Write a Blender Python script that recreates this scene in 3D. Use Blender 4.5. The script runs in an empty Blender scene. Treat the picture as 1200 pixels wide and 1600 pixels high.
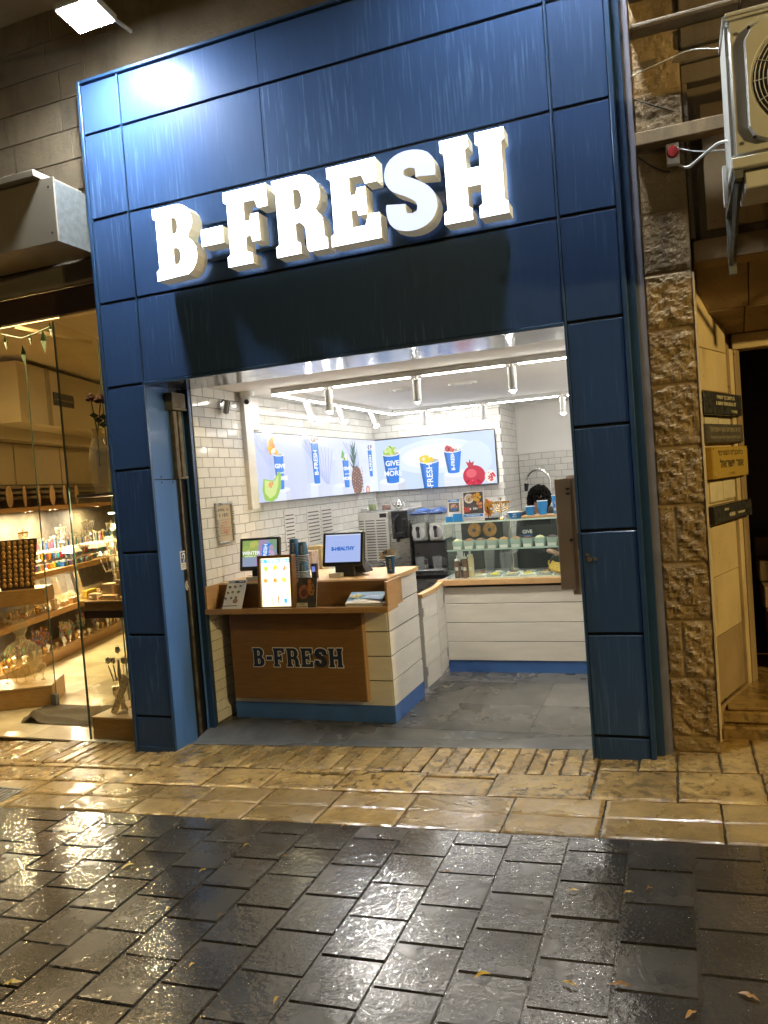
import bpy, bmesh, math, random
from mathutils import Vector, Matrix, noise
random.seed(7)
sc = bpy.context.scene
COL = sc.collection
PI = math.pi
R = random.uniform

# ------------------------------------------------------------------ camera
def cam_matrix(yaw, pitch, roll):
    return Matrix.Rotation(yaw, 3, 'Z') @ Matrix.Rotation(PI/2 + pitch, 3, 'X') @ Matrix.Rotation(roll, 3, 'Z')
cd = bpy.data.cameras.new('camera'); cam = bpy.data.objects.new('camera', cd); COL.objects.link(cam)
cam.matrix_world = Matrix.Translation((3.6846, -4.4132, 1.6)) @ cam_matrix(.3618, -.0368, -.0761).to_4x4()
cd.sensor_fit = 'VERTICAL'; cd.sensor_height = 36; cd.lens = 1205/1600*36
cd.clip_start = .05; cd.clip_end = 300
sc.camera = cam
# ------------------------------------------------------------------ night sky, exposure
w = bpy.data.worlds.new('World'); sc.world = w; w.use_nodes = True
bg = w.node_tree.nodes['Background']; bg.inputs[0].default_value = (.62, .52, .42, 1); bg.inputs[1].default_value = .05
sc.view_settings.view_transform = 'Standard'; sc.view_settings.look = 'None'
sc.view_settings.exposure = .15; sc.view_settings.gamma = 1; sc.view_settings.use_curve_mapping = False
sc.cycles.use_denoising = True
sc.cycles.sample_clamp_indirect = 25; sc.cycles.max_bounces = 8; sc.cycles.transparent_max_bounces = 24
sc.cycles.caustics_reflective = False; sc.cycles.caustics_refractive = False
# light levels (each is used inside the builder of its own lamp)
STREET = 900; FLOOD = 760; SIGN = 4.8; TRACK = 36; SPOT = 3600; NEIGHBOUR = 80

# ------------------------------------------------------------------ materials
MATS = {}
def nt(m): return m.node_tree.nodes, m.node_tree.links
def base(name):
    m = bpy.data.materials.new(name); m.use_nodes = True; MATS[name] = m
    return m
def noise_node(N, L, vec, scale, detail=4, rough=.55):
    n = N.new('ShaderNodeTexNoise'); n.inputs['Scale'].default_value = scale; n.inputs['Detail'].default_value = detail
    n.inputs['Roughness'].default_value = rough; L.new(vec, n.inputs['Vector']); return n.outputs['Fac']
def mrange(N, L, src, a, b, c, d):
    n = N.new('ShaderNodeMapRange'); L.new(src, n.inputs[0])
    for i, v in enumerate((a, b, c, d)): n.inputs[i+1].default_value = v
    return n.outputs[0]
def mix(N, L, fac, a, b):
    n = N.new('ShaderNodeMix'); n.data_type = 'RGBA'
    if isinstance(fac, float): n.inputs[0].default_value = fac
    else: L.new(fac, n.inputs[0])
    for i, v in ((6, a), (7, b)):
        if isinstance(v, (tuple, list)): n.inputs[i].default_value = (*v[:3], 1)
        else: L.new(v, n.inputs[i])
    return n.outputs[2]
def coords(N, L, stretch=(1, 1, 1), rnd=True):
    tc = N.new('ShaderNodeTexCoord'); mp = N.new('ShaderNodeMapping'); L.new(tc.outputs['Object'], mp.inputs['Vector'])
    mp.inputs['Scale'].default_value = stretch
    if rnd:
        oi = N.new('ShaderNodeObjectInfo'); mu = N.new('ShaderNodeMath'); mu.operation = 'MULTIPLY'; mu.inputs[1].default_value = 37.7
        L.new(oi.outputs['Random'], mu.inputs[0]); L.new(mu.outputs[0], mp.inputs['Location'])
    return mp.outputs['Vector']
def bump(N, L, h, strength, dist, prev=None):
    b = N.new('ShaderNodeBump'); b.inputs['Strength'].default_value = strength; b.inputs['Distance'].default_value = dist
    L.new(h, b.inputs['Height'])
    if prev is not None: L.new(prev, b.inputs['Normal'])
    return b.outputs[0]
def pm(name, col, rough=.5, metal=0, var=.12, scale=6, stretch=(1, 1, 1), bs=0, bscale=60, bd=.003, rv=.06, coat=0, rr=.08, col2=None, spec=.5):
    if name in MATS: return MATS[name]
    m = base(name); N, L = nt(m); p = N['Principled BSDF']
    v = coords(N, L, stretch)
    f = noise_node(N, L, v, scale)
    c2 = col2 or tuple(min(1, c*(1+var)) for c in col); c1 = tuple(c*(1-var) for c in col) if not col2 else col
    c = mix(N, L, mrange(N, L, f, .3, .7, 0, 1), c1, c2)
    if rv:
        oi = N.new('ShaderNodeObjectInfo'); hs = N.new('ShaderNodeHueSaturation')
        L.new(mrange(N, L, oi.outputs['Random'], 0, 1, 1-rv, 1+rv), hs.inputs['Value']); L.new(c, hs.inputs['Color']); c = hs.outputs[0]
    L.new(c, p.inputs['Base Color'])
    L.new(mrange(N, L, noise_node(N, L, v, scale*2.3), .3, .7, max(.02, rough-rr), min(1, rough+rr)), p.inputs['Roughness'])
    p.inputs['Metallic'].default_value = metal; p.inputs['Coat Weight'].default_value = coat
    p.inputs['Specular IOR Level'].default_value = spec
    if bs: L.new(bump(N, L, noise_node(N, L, v, bscale, 5), bs, bd), p.inputs['Normal'])
    return m
def emat(name, col, strength):
    if name in MATS: return MATS[name]
    m = base(name); N, L = nt(m); p = N['Principled BSDF']; p.inputs['Base Color'].default_value = (*col, 1)
    p.inputs['Emission Color'].default_value = (*col, 1); p.inputs['Emission Strength'].default_value = strength
    return m
def printmat(name, emit=0, rough=.45):
    m = base(name); N, L = nt(m); p = N['Principled BSDF']; a = N.new('ShaderNodeVertexColor'); a.layer_name = 'ink'
    if emit:
        p.inputs['Base Color'].default_value = (.02, .02, .02, 1); p.inputs['Roughness'].default_value = .25
        L.new(a.outputs[0], p.inputs['Emission Color']); p.inputs['Emission Strength'].default_value = emit
    else:
        f = noise_node(N, L, coords(N, L), 30)
        L.new(mix(N, L, mrange(N, L, f, .3, .7, 0, .12), a.outputs[0], (.5, .5, .48)), p.inputs['Base Color']); p.inputs['Roughness'].default_value = rough
    return m
def glassmat(name, tint=(.95, .97, .93), rough=.02, body=.0, bodycol=(.8, .85, .8)):
    m = base(name); N, L = nt(m); N.remove(N['Principled BSDF']); out = N['Material Output']
    t = N.new('ShaderNodeBsdfTransparent'); t.inputs[0].default_value = (*tint, 1)
    g = N.new('ShaderNodeBsdfGlossy'); g.inputs['Roughness'].default_value = rough
    fr = N.new('ShaderNodeFresnel'); fr.inputs[0].default_value = 1.45
    ge = N.new('ShaderNodeNewGeometry'); fb = N.new('ShaderNodeMath'); fb.operation = 'MULTIPLY'; L.new(fr.outputs[0], fb.inputs[0]); L.new(mrange(N, L, ge.outputs['Backfacing'], 0, 1, 1, 0), fb.inputs[1])
    ms = N.new('ShaderNodeMixShader'); L.new(fb.outputs[0], ms.inputs[0]); L.new(t.outputs[0], ms.inputs[1]); L.new(g.outputs[0], ms.inputs[2])
    o = ms.outputs[0]
    if body:
        d = N.new('ShaderNodeBsdfDiffuse'); d.inputs[0].default_value = (*bodycol, 1)
        m2 = N.new('ShaderNodeMixShader'); m2.inputs[0].default_value = body; L.new(o, m2.inputs[1]); L.new(d.outputs[0], m2.inputs[2]); o = m2.outputs[0]
    L.new(o, out.inputs[0]); return m

BLUE = (.032, .066, .155)
def cladding(name, col):
    m = base(name); N, L = nt(m); p = N['Principled BSDF']
    v = coords(N, L, (1, 1, .12)); v0 = coords(N, L, (1, 1, 1))
    st = noise_node(N, L, v, 26, 6, .7); big = noise_node(N, L, v0, 1.1, 3); dr = noise_node(N, L, coords(N, L, (1, 1, .05)), 60, 3)
    c = mix(N, L, mrange(N, L, st, .35, .7, 0, 1), tuple(x*.94 for x in col), tuple(x*1.05 for x in col))
    mu = N.new('ShaderNodeMath'); mu.operation = 'MULTIPLY'
    L.new(mrange(N, L, dr, .55, .7, 0, .42), mu.inputs[0]); L.new(mrange(N, L, big, .42, .62, 0, 1), mu.inputs[1])
    c = mix(N, L, mu.outputs[0], c, (.12, .21, .36))
    oi = N.new('ShaderNodeObjectInfo'); hs = N.new('ShaderNodeHueSaturation')
    L.new(mrange(N, L, oi.outputs['Random'], 0, 1, .9, 1.1), hs.inputs['Value']); L.new(c, hs.inputs['Color'])
    L.new(hs.outputs[0], p.inputs['Base Color'])
    L.new(mrange(N, L, st, .3, .75, .40, .46), p.inputs['Roughness']); p.inputs['Specular IOR Level'].default_value = .12; p.inputs['Coat Weight'].default_value = .13; p.inputs['Coat IOR'].default_value = 1.4; L.new(mrange(N, L, dr, .4, .7, .05, .14), p.inputs['Coat Roughness'])
    L.new(bump(N, L, dr, .12, .002), p.inputs['Normal']); L.new(bump(N, L, dr, .35, .002), p.inputs['Coat Normal'])
    return m
cladding('blue_cladding', BLUE)
cladding('blue_jamb', (.08, .19, .48))
pm('groove', (.006, .01, .02), .5)
pm('blue_frame', (.022, .06, .14), .4, .2, bs=.05)
pm('blue_plinth', (.06, .16, .46), .4)
pm('white_board', (.72, .7, .65), .38, var=.07, scale=3, stretch=(1, 1, 6), bs=.03, bscale=30, rv=.03)
pm('board_gap', (.1, .09, .08), .8)
def woodmat(name, a, b, st=(1.5, 1.5, 22), rough=.38, sc_=4):
    m = base(name); N, L = nt(m); p = N['Principled BSDF']; v = coords(N, L, st)
    f = noise_node(N, L, v, sc_, 6, .65)
    c = mix(N, L, mrange(N, L, f, .3, .7, 0, 1), a, b); L.new(c, p.inputs['Base Color'])
    L.new(mrange(N, L, f, .3, .7, rough-.06, rough+.1), p.inputs['Roughness']); L.new(bump(N, L, f, .06, .002), p.inputs['Normal']); return m
woodmat('oak', (.36, .2, .085), (.5, .31, .14)); woodmat('oak_dark', (.17, .085, .025), (.24, .125, .038))
woodmat('oak_top', (.5, .31, .14), (.64, .42, .21), (2, 8, 2)); woodmat('shelf_wood', (.32, .17, .05), (.46, .26, .09), (3, 3, 14))
woodmat('pale_wood', (.55, .36, .17), (.7, .5, .27), (3, 3, 12)); woodmat('dark_wood', (.035, .018, .01), (.07, .035, .018))
pm('filler_grey', (.17, .17, .22), .8, var=.15, scale=8, bs=.2)  # grey filler, darkened and blued to put its shade into the colour
pm('plaster', (.84, .82, .79), .8, var=.03, scale=2, bs=.04, bscale=120)
pm('tile', (.74, .73, .69), .09, var=.04, scale=9, bs=.02, bscale=18, bd=.004, rv=.05, rr=.03)
pm('grout', (.16, .15, .14), .9)
pm('steel', (.5, .5, .48), .3, .9, var=.06, stretch=(1, 1, 12), scale=5)
pm('dark_steel', (.12, .12, .125), .35, .7)
pm('chrome', (.75, .75, .74), .12, 1)
pm('silver', (.85, .8, .68), .3, .75)
pm('gilt', (.62, .36, .1), .35, .3, var=.3, scale=30)
pm('gold', (.8, .52, .18), .22, 1)
pm('black_plastic', (.018, .018, .02), .35, bs=.02)
pm('white_plastic', (.72, .71, .68), .4, var=.03)
pm('grey_plastic', (.28, .28, .27), .5)
pm('beige_metal', (.62, .52, .44), .5, var=.08)
pm('cup_blue', (.03, .25, .62), .4, var=.05); pm('cup_white', (.8, .8, .78), .5, var=.03)
pm('cup_dark', (.02, .12, .26), .4, var=.05)
pm('rusty', (.09, .065, .035), .7, .3, col2=(.22, .19, .13), scale=14, bs=.3, bscale=50)
pm('ac_white', (.56, .55, .5), .45, var=.12, scale=5, stretch=(1, 1, .3))
pm('ac_dark', (.03, .03, .028), .5)
pm('galv', (.16, .17, .16), .5, .4, var=.2, scale=22)
pm('concrete_ceiling', (.24, .18, .12), .85, var=.3, scale=1.6, bs=.3, bscale=25)
pm('rubber', (.03, .03, .03), .7)
def smooth_stone(name, a, b, dirt, bumps=.35, lowdirt=0):
    m = base(name); N, L = nt(m); p = N['Principled BSDF']; v = coords(N, L)
    c = mix(N, L, mrange(N, L, noise_node(N, L, v, 2.2, 6, .65), .3, .7, 0, 1), a, b)
    c = mix(N, L, mrange(N, L, noise_node(N, L, coords(N, L, (1, 1, .25)), 3.5, 6, .7), .52, .72, 0, .8), c, dirt)
    c = mix(N, L, mrange(N, L, noise_node(N, L, v, 38, 3), .68, .75, 0, .8), c, tuple(x*.3 for x in dirt))
    L.new(c, p.inputs['Base Color']); p.inputs['Roughness'].default_value = .75
    b1 = bump(N, L, noise_node(N, L, v, 14, 8, .7), bumps, .012); L.new(bump(N, L, noise_node(N, L, v, 90, 4), bumps*.6, .004, b1), p.inputs['Normal'])
    return m
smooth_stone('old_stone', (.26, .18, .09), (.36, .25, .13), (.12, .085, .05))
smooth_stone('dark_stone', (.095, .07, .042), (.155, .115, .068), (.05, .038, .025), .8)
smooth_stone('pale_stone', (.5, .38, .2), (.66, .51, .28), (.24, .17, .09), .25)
smooth_stone('rock_stone', (.16, .105, .045), (.33, .225, .1), (.08, .05, .024), 1.0)
def wet(name, a, b, dark, r0, r1, pits, fine, finescale, wscale=2.0, depth=.003, spec=.5, film=0):
    m = base(name); N, L = nt(m); p = N['Principled BSDF']; v = coords(N, L); vw = coords(N, L, rnd=False)
    c = mix(N, L, mrange(N, L, noise_node(N, L, v, 5, 8, .65), .3, .7, 0, 1), a, b)
    pt = noise_node(N, L, v, 19, 5, .6)
    c = mix(N, L, mrange(N, L, pt, .38, .5, pits, 0), c, dark)
    c = mix(N, L, mrange(N, L, noise_node(N, L, v, 160, 3), .6, .7, 0, .5), c, tuple(x*.6 for x in a))
    oi = N.new('ShaderNodeObjectInfo'); hs = N.new('ShaderNodeHueSaturation')
    L.new(mrange(N, L, oi.outputs['Random'], 0, 1, .72, 1.22), hs.inputs['Value']); L.new(c, hs.inputs['Color'])
    L.new(hs.outputs[0], p.inputs['Base Color'])
    L.new(mrange(N, L, noise_node(N, L, v, wscale, 4, .6), .35, .62, r0, r1), p.inputs['Roughness'])
    p.inputs['Specular IOR Level'].default_value = spec
    b0 = bump(N, L, noise_node(N, L, v, 3.0, 2), .25, .006)
    b1 = bump(N, L, pt, .55*pits+.12, depth, b0)
    b2 = bump(N, L, noise_node(N, L, v, finescale, 3, .6), fine, .0015, b1)
    vo = N.new('ShaderNodeTexVoronoi'); vo.inputs['Scale'].default_value = 85; L.new(v, vo.inputs['Vector'])
    b3 = bump(N, L, mrange(N, L, vo.outputs['Distance'], .0, .35, 1, 0), fine*.55, .0012, b2)
    L.new(b3, p.inputs['Normal'])
    if film:   # thin film of rain water with drops, ripples and puddled patches
        L.new(mrange(N, L, oi.outputs['Random'], 0, 1, film*.85, film), p.inputs['Coat Weight']); p.inputs['Coat IOR'].default_value = 1.42
        pud = mrange(N, L, noise_node(N, L, vw, 1.7, 4, .6), .42, .62, .012, .085); L.new(pud, p.inputs['Coat Roughness'])
        c0 = bump(N, L, noise_node(N, L, v, 11, 2), .55, .006); c1 = bump(N, L, noise_node(N, L, v, 34, 1.5, .5), .5, .004, c0); L.new(mrange(N, L, noise_node(N, L, vw, 2.6, 3, .6), .38, .58, .25, 1.0), c1.node.inputs['Strength']); p.inputs['Coat Tint'].default_value = (1, 1, 1, 1)
        c2 = bump(N, L, noise_node(N, L, v, 90, 1, .5), .35, .0012, c1); c3 = c2
        for sc2, th_, dd_ in ((62, .26, .0042), (115, .3, .0024)):   # rain drops, some cells only
            vd = N.new('ShaderNodeTexVoronoi'); vd.inputs['Scale'].default_value = sc2; L.new(v, vd.inputs['Vector'])
            dm_ = N.new('ShaderNodeMath'); dm_.operation = 'MULTIPLY'; L.new(mrange(N, L, vd.outputs['Distance'], .0, th_, 1, 0), dm_.inputs[0]); sx_ = N.new('ShaderNodeSeparateColor'); L.new(vd.outputs['Color'], sx_.inputs[0]); L.new(mrange(N, L, sx_.outputs[0], .45, .6, 0, 1), dm_.inputs[1]); c3 = bump(N, L, dm_.outputs[0], 1.0, dd_, c3)
        L.new(c3, p.inputs['Coat Normal'])
    return m
wet('wet_dark', (.022, .019, .015), (.048, .041, .031), (.012, .011, .01), .14, .3, .15, .25, 130, depth=.002, film=1, spec=.5)
wet('wet_cream', (.19, .115, .038), (.42, .28, .1), (.09, .055, .02), .12, .4, .85, .6, 110, depth=.014, film=.8)
wet('wet_comb', (.18, .115, .04), (.31, .205, .075), (.12, .075, .03), .15, .4, .45, .7, 90, depth=.006, film=.8)
wet('wet_joint', (.02, .016, .011), (.06, .048, .03), (.01, .008, .006), .08, .25, .5, 1.0, 110, depth=.006, film=1)
wet('shop_floor', (.07, .07, .068), (.17, .168, .16), (.04, .04, .04), .14, .42, .2, .05, 60, depth=.001, wscale=1.2)
wet('cream_floor', (.5, .42, .26), (.62, .54, .36), (.35, .27, .16), .12, .25, .1, .05, 60, depth=.001)
GL = glassmat('glass', (.93, .92, .86)); glassmat('green_glass', (.95, .985, .97), .02, .02, (.6, .8, .72)); glassmat('crystal', (.9, .87, .78), .05, .2, (.95, .85, .6))
glassmat('clear_plastic', (.88, .9, .9), .08, .18, (.8, .82, .82)); glassmat('mint_plastic', (.7, .82, .78), .15, .6, (.6, .74, .7))
PR = printmat('print'); SCR = printmat('screen_image', 1.0); LIT = printmat('lit_poster', 1.7)
def M(n): return MATS[n] if isinstance(n, str) else n

# ------------------------------------------------------------------ geometry
class MB:
    def __init__(s): s.v = []; s.f = []
    def add(s, V, F, T=None):
        o = len(s.v); s.v += [tuple(T @ Vector(p)) if T else tuple(p) for p in V]; s.f += [tuple(i+o for i in f) for f in F]; return s
    def box(s, x0, y0, z0, x1, y1, z1, T=None):
        x0, x1 = min(x0, x1), max(x0, x1); y0, y1 = min(y0, y1), max(y0, y1); z0, z1 = min(z0, z1), max(z0, z1)
        V = [(x0,y0,z0),(x1,y0,z0),(x1,y1,z0),(x0,y1,z0),(x0,y0,z1),(x1,y0,z1),(x1,y1,z1),(x0,y1,z1)]
        return s.add(V, [(0,3,2,1),(4,5,6,7),(0,1,5,4),(1,2,6,5),(2,3,7,6),(3,0,4,7)], T)
    def lathe(s, prof, n=16, T=None, cap=True):
        V = []; F = []
        for r, z in prof:
            for k in range(n): a = 2*PI*k/n; V.append((r*math.cos(a), r*math.sin(a), z))
        for i in range(len(prof)-1):
            for k in range(n): k2 = (k+1) % n; F.append((i*n+k, i*n+k2, (i+1)*n+k2, (i+1)*n+k))
        if cap: F += [tuple(reversed(range(n))), tuple((len(prof)-1)*n+k for k in range(n))]
        return s.add(V, F, T)
    def cyl(s, a, b, r, r2=None, n=12):
        a, b = Vector(a), Vector(b); d = b-a; q = d.to_track_quat('Z', 'Y').to_matrix().to_4x4()
        return s.lathe([(r, 0), (r if r2 is None else r2, d.length)], n, Matrix.Translation(a) @ q)
    def tube(s, pts, r, n=6):
        pts = [Vector(p) for p in pts]; V = []; F = []; N = len(pts)
        for i, p in enumerate(pts):
            t = (pts[min(i+1, N-1)]-pts[max(i-1, 0)]).normalized()
            u = t.cross(Vector((0, 0, 1)) if abs(t.z) < .95 else Vector((1, 0, 0))).normalized(); q = t.cross(u)
            rr = r(i/(N-1)) if callable(r) else r
            for k in range(n): a = 2*PI*k/n; V.append(p + u*math.cos(a)*rr + q*math.sin(a)*rr)
        for i in range(N-1):
            for k in range(n): k2 = (k+1) % n; F.append((i*n+k, i*n+k2, (i+1)*n+k2, (i+1)*n+k))
        F += [tuple(reversed(range(n))), tuple((N-1)*n+k for k in range(n))]
        return s.add(V, F)
    def prism(s, poly, y0, y1, T=None):   # poly in x,z extruded along y
        n = len(poly); V = [(x, y0, z) for x, z in poly] + [(x, y1, z) for x, z in poly]
        F = [tuple(range(n)), tuple(reversed(range(n, 2*n)))] + [(i, i+n, (i+1) % n+n, (i+1) % n) for i in range(n)]
        return s.add(V, F, T)
    def ball(s, c, r, sx=1, sy=1, sz=1, n=10):
        pr = [(max(.001, math.sin(PI*i/(n//2+1)))*r, -math.cos(PI*i/(n//2+1))*r) for i in range(n//2+2)]
        return s.lathe(pr, n, Matrix.Translation(c) @ Matrix.Diagonal((sx, sy, sz, 1)))
def org(o):
    v = Vector((0, 0, 0))
    while o is not None: v = v + o.location; o = o.parent
    return v
def link(name, me, parent=None, loc=(0, 0, 0)):
    o = bpy.data.objects.new(name, me); COL.objects.link(o); o.parent = parent; o.location = loc; return o
def part(name, mb, mat, parent=None, bevel=0, smooth=False, label=None, seg=1):
    """one mesh object; vertices are given in world coordinates"""
    off = org(parent) if parent else Vector((0, 0, 0))
    me = bpy.data.meshes.new(name); me.from_pydata([Vector(v)-off for v in mb.v], [], mb.f)
    if bevel or True:
        bm = bmesh.new(); bm.from_mesh(me)
        bmesh.ops.recalc_face_normals(bm, faces=bm.faces)
        if bevel: bmesh.ops.bevel(bm, geom=bm.edges[:], offset=bevel, segments=seg, affect='EDGES', clamp_overlap=True)
        bm.to_mesh(me); bm.free()
    me.materials.append(M(mat))
    if smooth:
        me.shade_smooth(); me.set_sharp_from_angle(angle=math.radians(38))
    o = link(name, me, parent)
    if label: o['label'] = label
    return o
def tag(o, label, cat, group=None):
    o['label'] = label; o['category'] = cat
    if group: o['group'] = group
    return o
def thing(name, label, cat, loc=(0, 0, 0), group=None):
    o = bpy.data.objects.new(name, None); COL.objects.link(o); o.location = loc; o.empty_display_size = .1
    return tag(o, label, cat, group)
def solo(name, mb, mat, label, cat, group=None, **k):
    """a thing made of one mesh, its origin at its base"""
    zs = min(v[2] for v in mb.v); cx = sum(v[0] for v in mb.v)/len(mb.v); cy = sum(v[1] for v in mb.v)/len(mb.v)
    c = Vector((cx, cy, zs)); mb.v = [tuple(Vector(v)-c) for v in mb.v]
    o = part(name, mb, mat, None, **k); o.location = c
    return tag(o, label, cat, group)
def structure(name, mb, mat, **k):
    o = part(name, mb, mat, None, **k); o['kind'] = 'structure'; return o
def kids(o): return [c for c in o.children]
def dup(o, loc, label=None, parent=None, rotz=None, scale=None):
    c = o.copy(); COL.objects.link(c); c.parent = parent
    if parent is None: c.location = loc
    if label: c['label'] = label
    if rotz is not None: c.rotation_euler.z = rotz
    if scale is not None: c.scale = (scale,)*3
    for ch in kids(o): dup(ch, None, parent=c)
    return c
def box(*a, T=None): return MB().box(*a, T=T)
TC = {}
def text_geo(s, size=1.0, bold=0.0, align='CENTER', space=1.0):
    k = (s, size, bold, align, space)
    if k in TC: return TC[k]
    cu = bpy.data.curves.new('t', 'FONT'); cu.body = s; cu.size = size; cu.offset = bold; cu.align_x = align; cu.align_y = 'CENTER'; cu.resolution_u = 3
    cu.space_character = space
    o = bpy.data.objects.new('t', cu); me = o.to_mesh()
    r = ([v.co.copy() for v in me.vertices], [tuple(p.vertices) for p in me.polygons]); o.to_mesh_clear()
    bpy.data.objects.remove(o); bpy.data.curves.remove(cu); TC[k] = r; return r
class Draw:
    """flat print: coloured shapes laid in layers on a panel; u to the right, v up"""
    def __init__(s, step=.0006): s.V = []; s.F = []; s.C = []; s.d = 0; s.step = step
    def _a(s, V, F, c):
        o = len(s.V); s.V += [(x, y, s.d) for x, y in V]; s.F += [tuple(i+o for i in f) for f in F]; s.C += [c]*len(F); s.d += s.step
    def poly(s, c, P): s._a(P, [tuple(range(len(P)))], c); return s
    def rect(s, c, a, b, x, y): return s.poly(c, [(a, b), (x, b), (x, y), (a, y)])
    def disc(s, c, x, y, rx, ry=None, n=20):
        ry = ry or rx; return s.poly(c, [(x+rx*math.cos(2*PI*i/n), y+ry*math.sin(2*PI*i/n)) for i in range(n)])
    def text(s, c, t, x, y, size, bold=0, rot=0, sx=1, align='CENTER'):
        V, F = text_geo(t, size, bold, align); ca, sa = math.cos(rot), math.sin(rot)
        s._a([(x+p.x*sx*ca-p.y*sa, y+p.x*sx*sa+p.y*ca) for p in V], F, c); return s
    def strokes(s, c, x, y, w, h):
        """print too small to read: a row of short unequal marks"""
        rs = random.Random(int(x*9e4+y*7e5+w*3e3)); q = x-w/2
        while q < x+w/2-h*.3:
            a = h*rs.uniform(.35, .75)
            if rs.random() < .82: s.rect(c, q, y-h*rs.uniform(.3, .5), min(q+a, x+w/2), y+h*rs.uniform(.3, .5))
            q += a+h*rs.uniform(.15, .3)
            s.d -= s.step*.9
        s.d += s.step; return s
    def blobs(s, cols, x, y, rx, ry, n, r):
        for i in range(n):
            a = R(0, 2*PI); q = math.sqrt(R(0, 1)); rr = r*R(.6, 1.3)
            s.poly(random.choice(cols), [(x+q*rx*math.cos(a)+rr*math.cos(b+a)*R(.7, 1.1), y+q*ry*math.sin(a)+rr*math.sin(b+a)*R(.7, 1.1)) for b in [2*PI*j/7 for j in range(7)]])
        return s
    def build(s, name, o, u, v, mat, parent, wrap=None):
        o, u, v = Vector(o), Vector(u).normalized(), Vector(v).normalized(); n = u.cross(v)
        off = org(parent) if parent else Vector((0, 0, 0)); pts = [o+u*a+v*b+n*(c+.0008)-off for a, b, c in s.V]
        if wrap: pts = [wrap(a, b, c)-off for a, b, c in s.V]
        me = bpy.data.meshes.new(name); me.from_pydata(pts, [], s.F); at = me.color_attributes.new('ink', 'FLOAT_COLOR', 'CORNER')
        for p, c in zip(me.polygons, s.C):
            for li in p.loop_indices: at.data[li].color = (*c, 1)
        me.materials.append(M(mat)); ob = link(name, me, parent); return ob
def srgb(h):
    c = [int(h[i:i+2], 16)/255 for i in (0, 2, 4)]; return tuple(x/12.92 if x < .04045 else ((x+.055)/1.055)**2.4 for x in c)
W_ = (.85, .85, .85); CB = srgb('2f7fe0'); CN = srgb('14305a')
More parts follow.
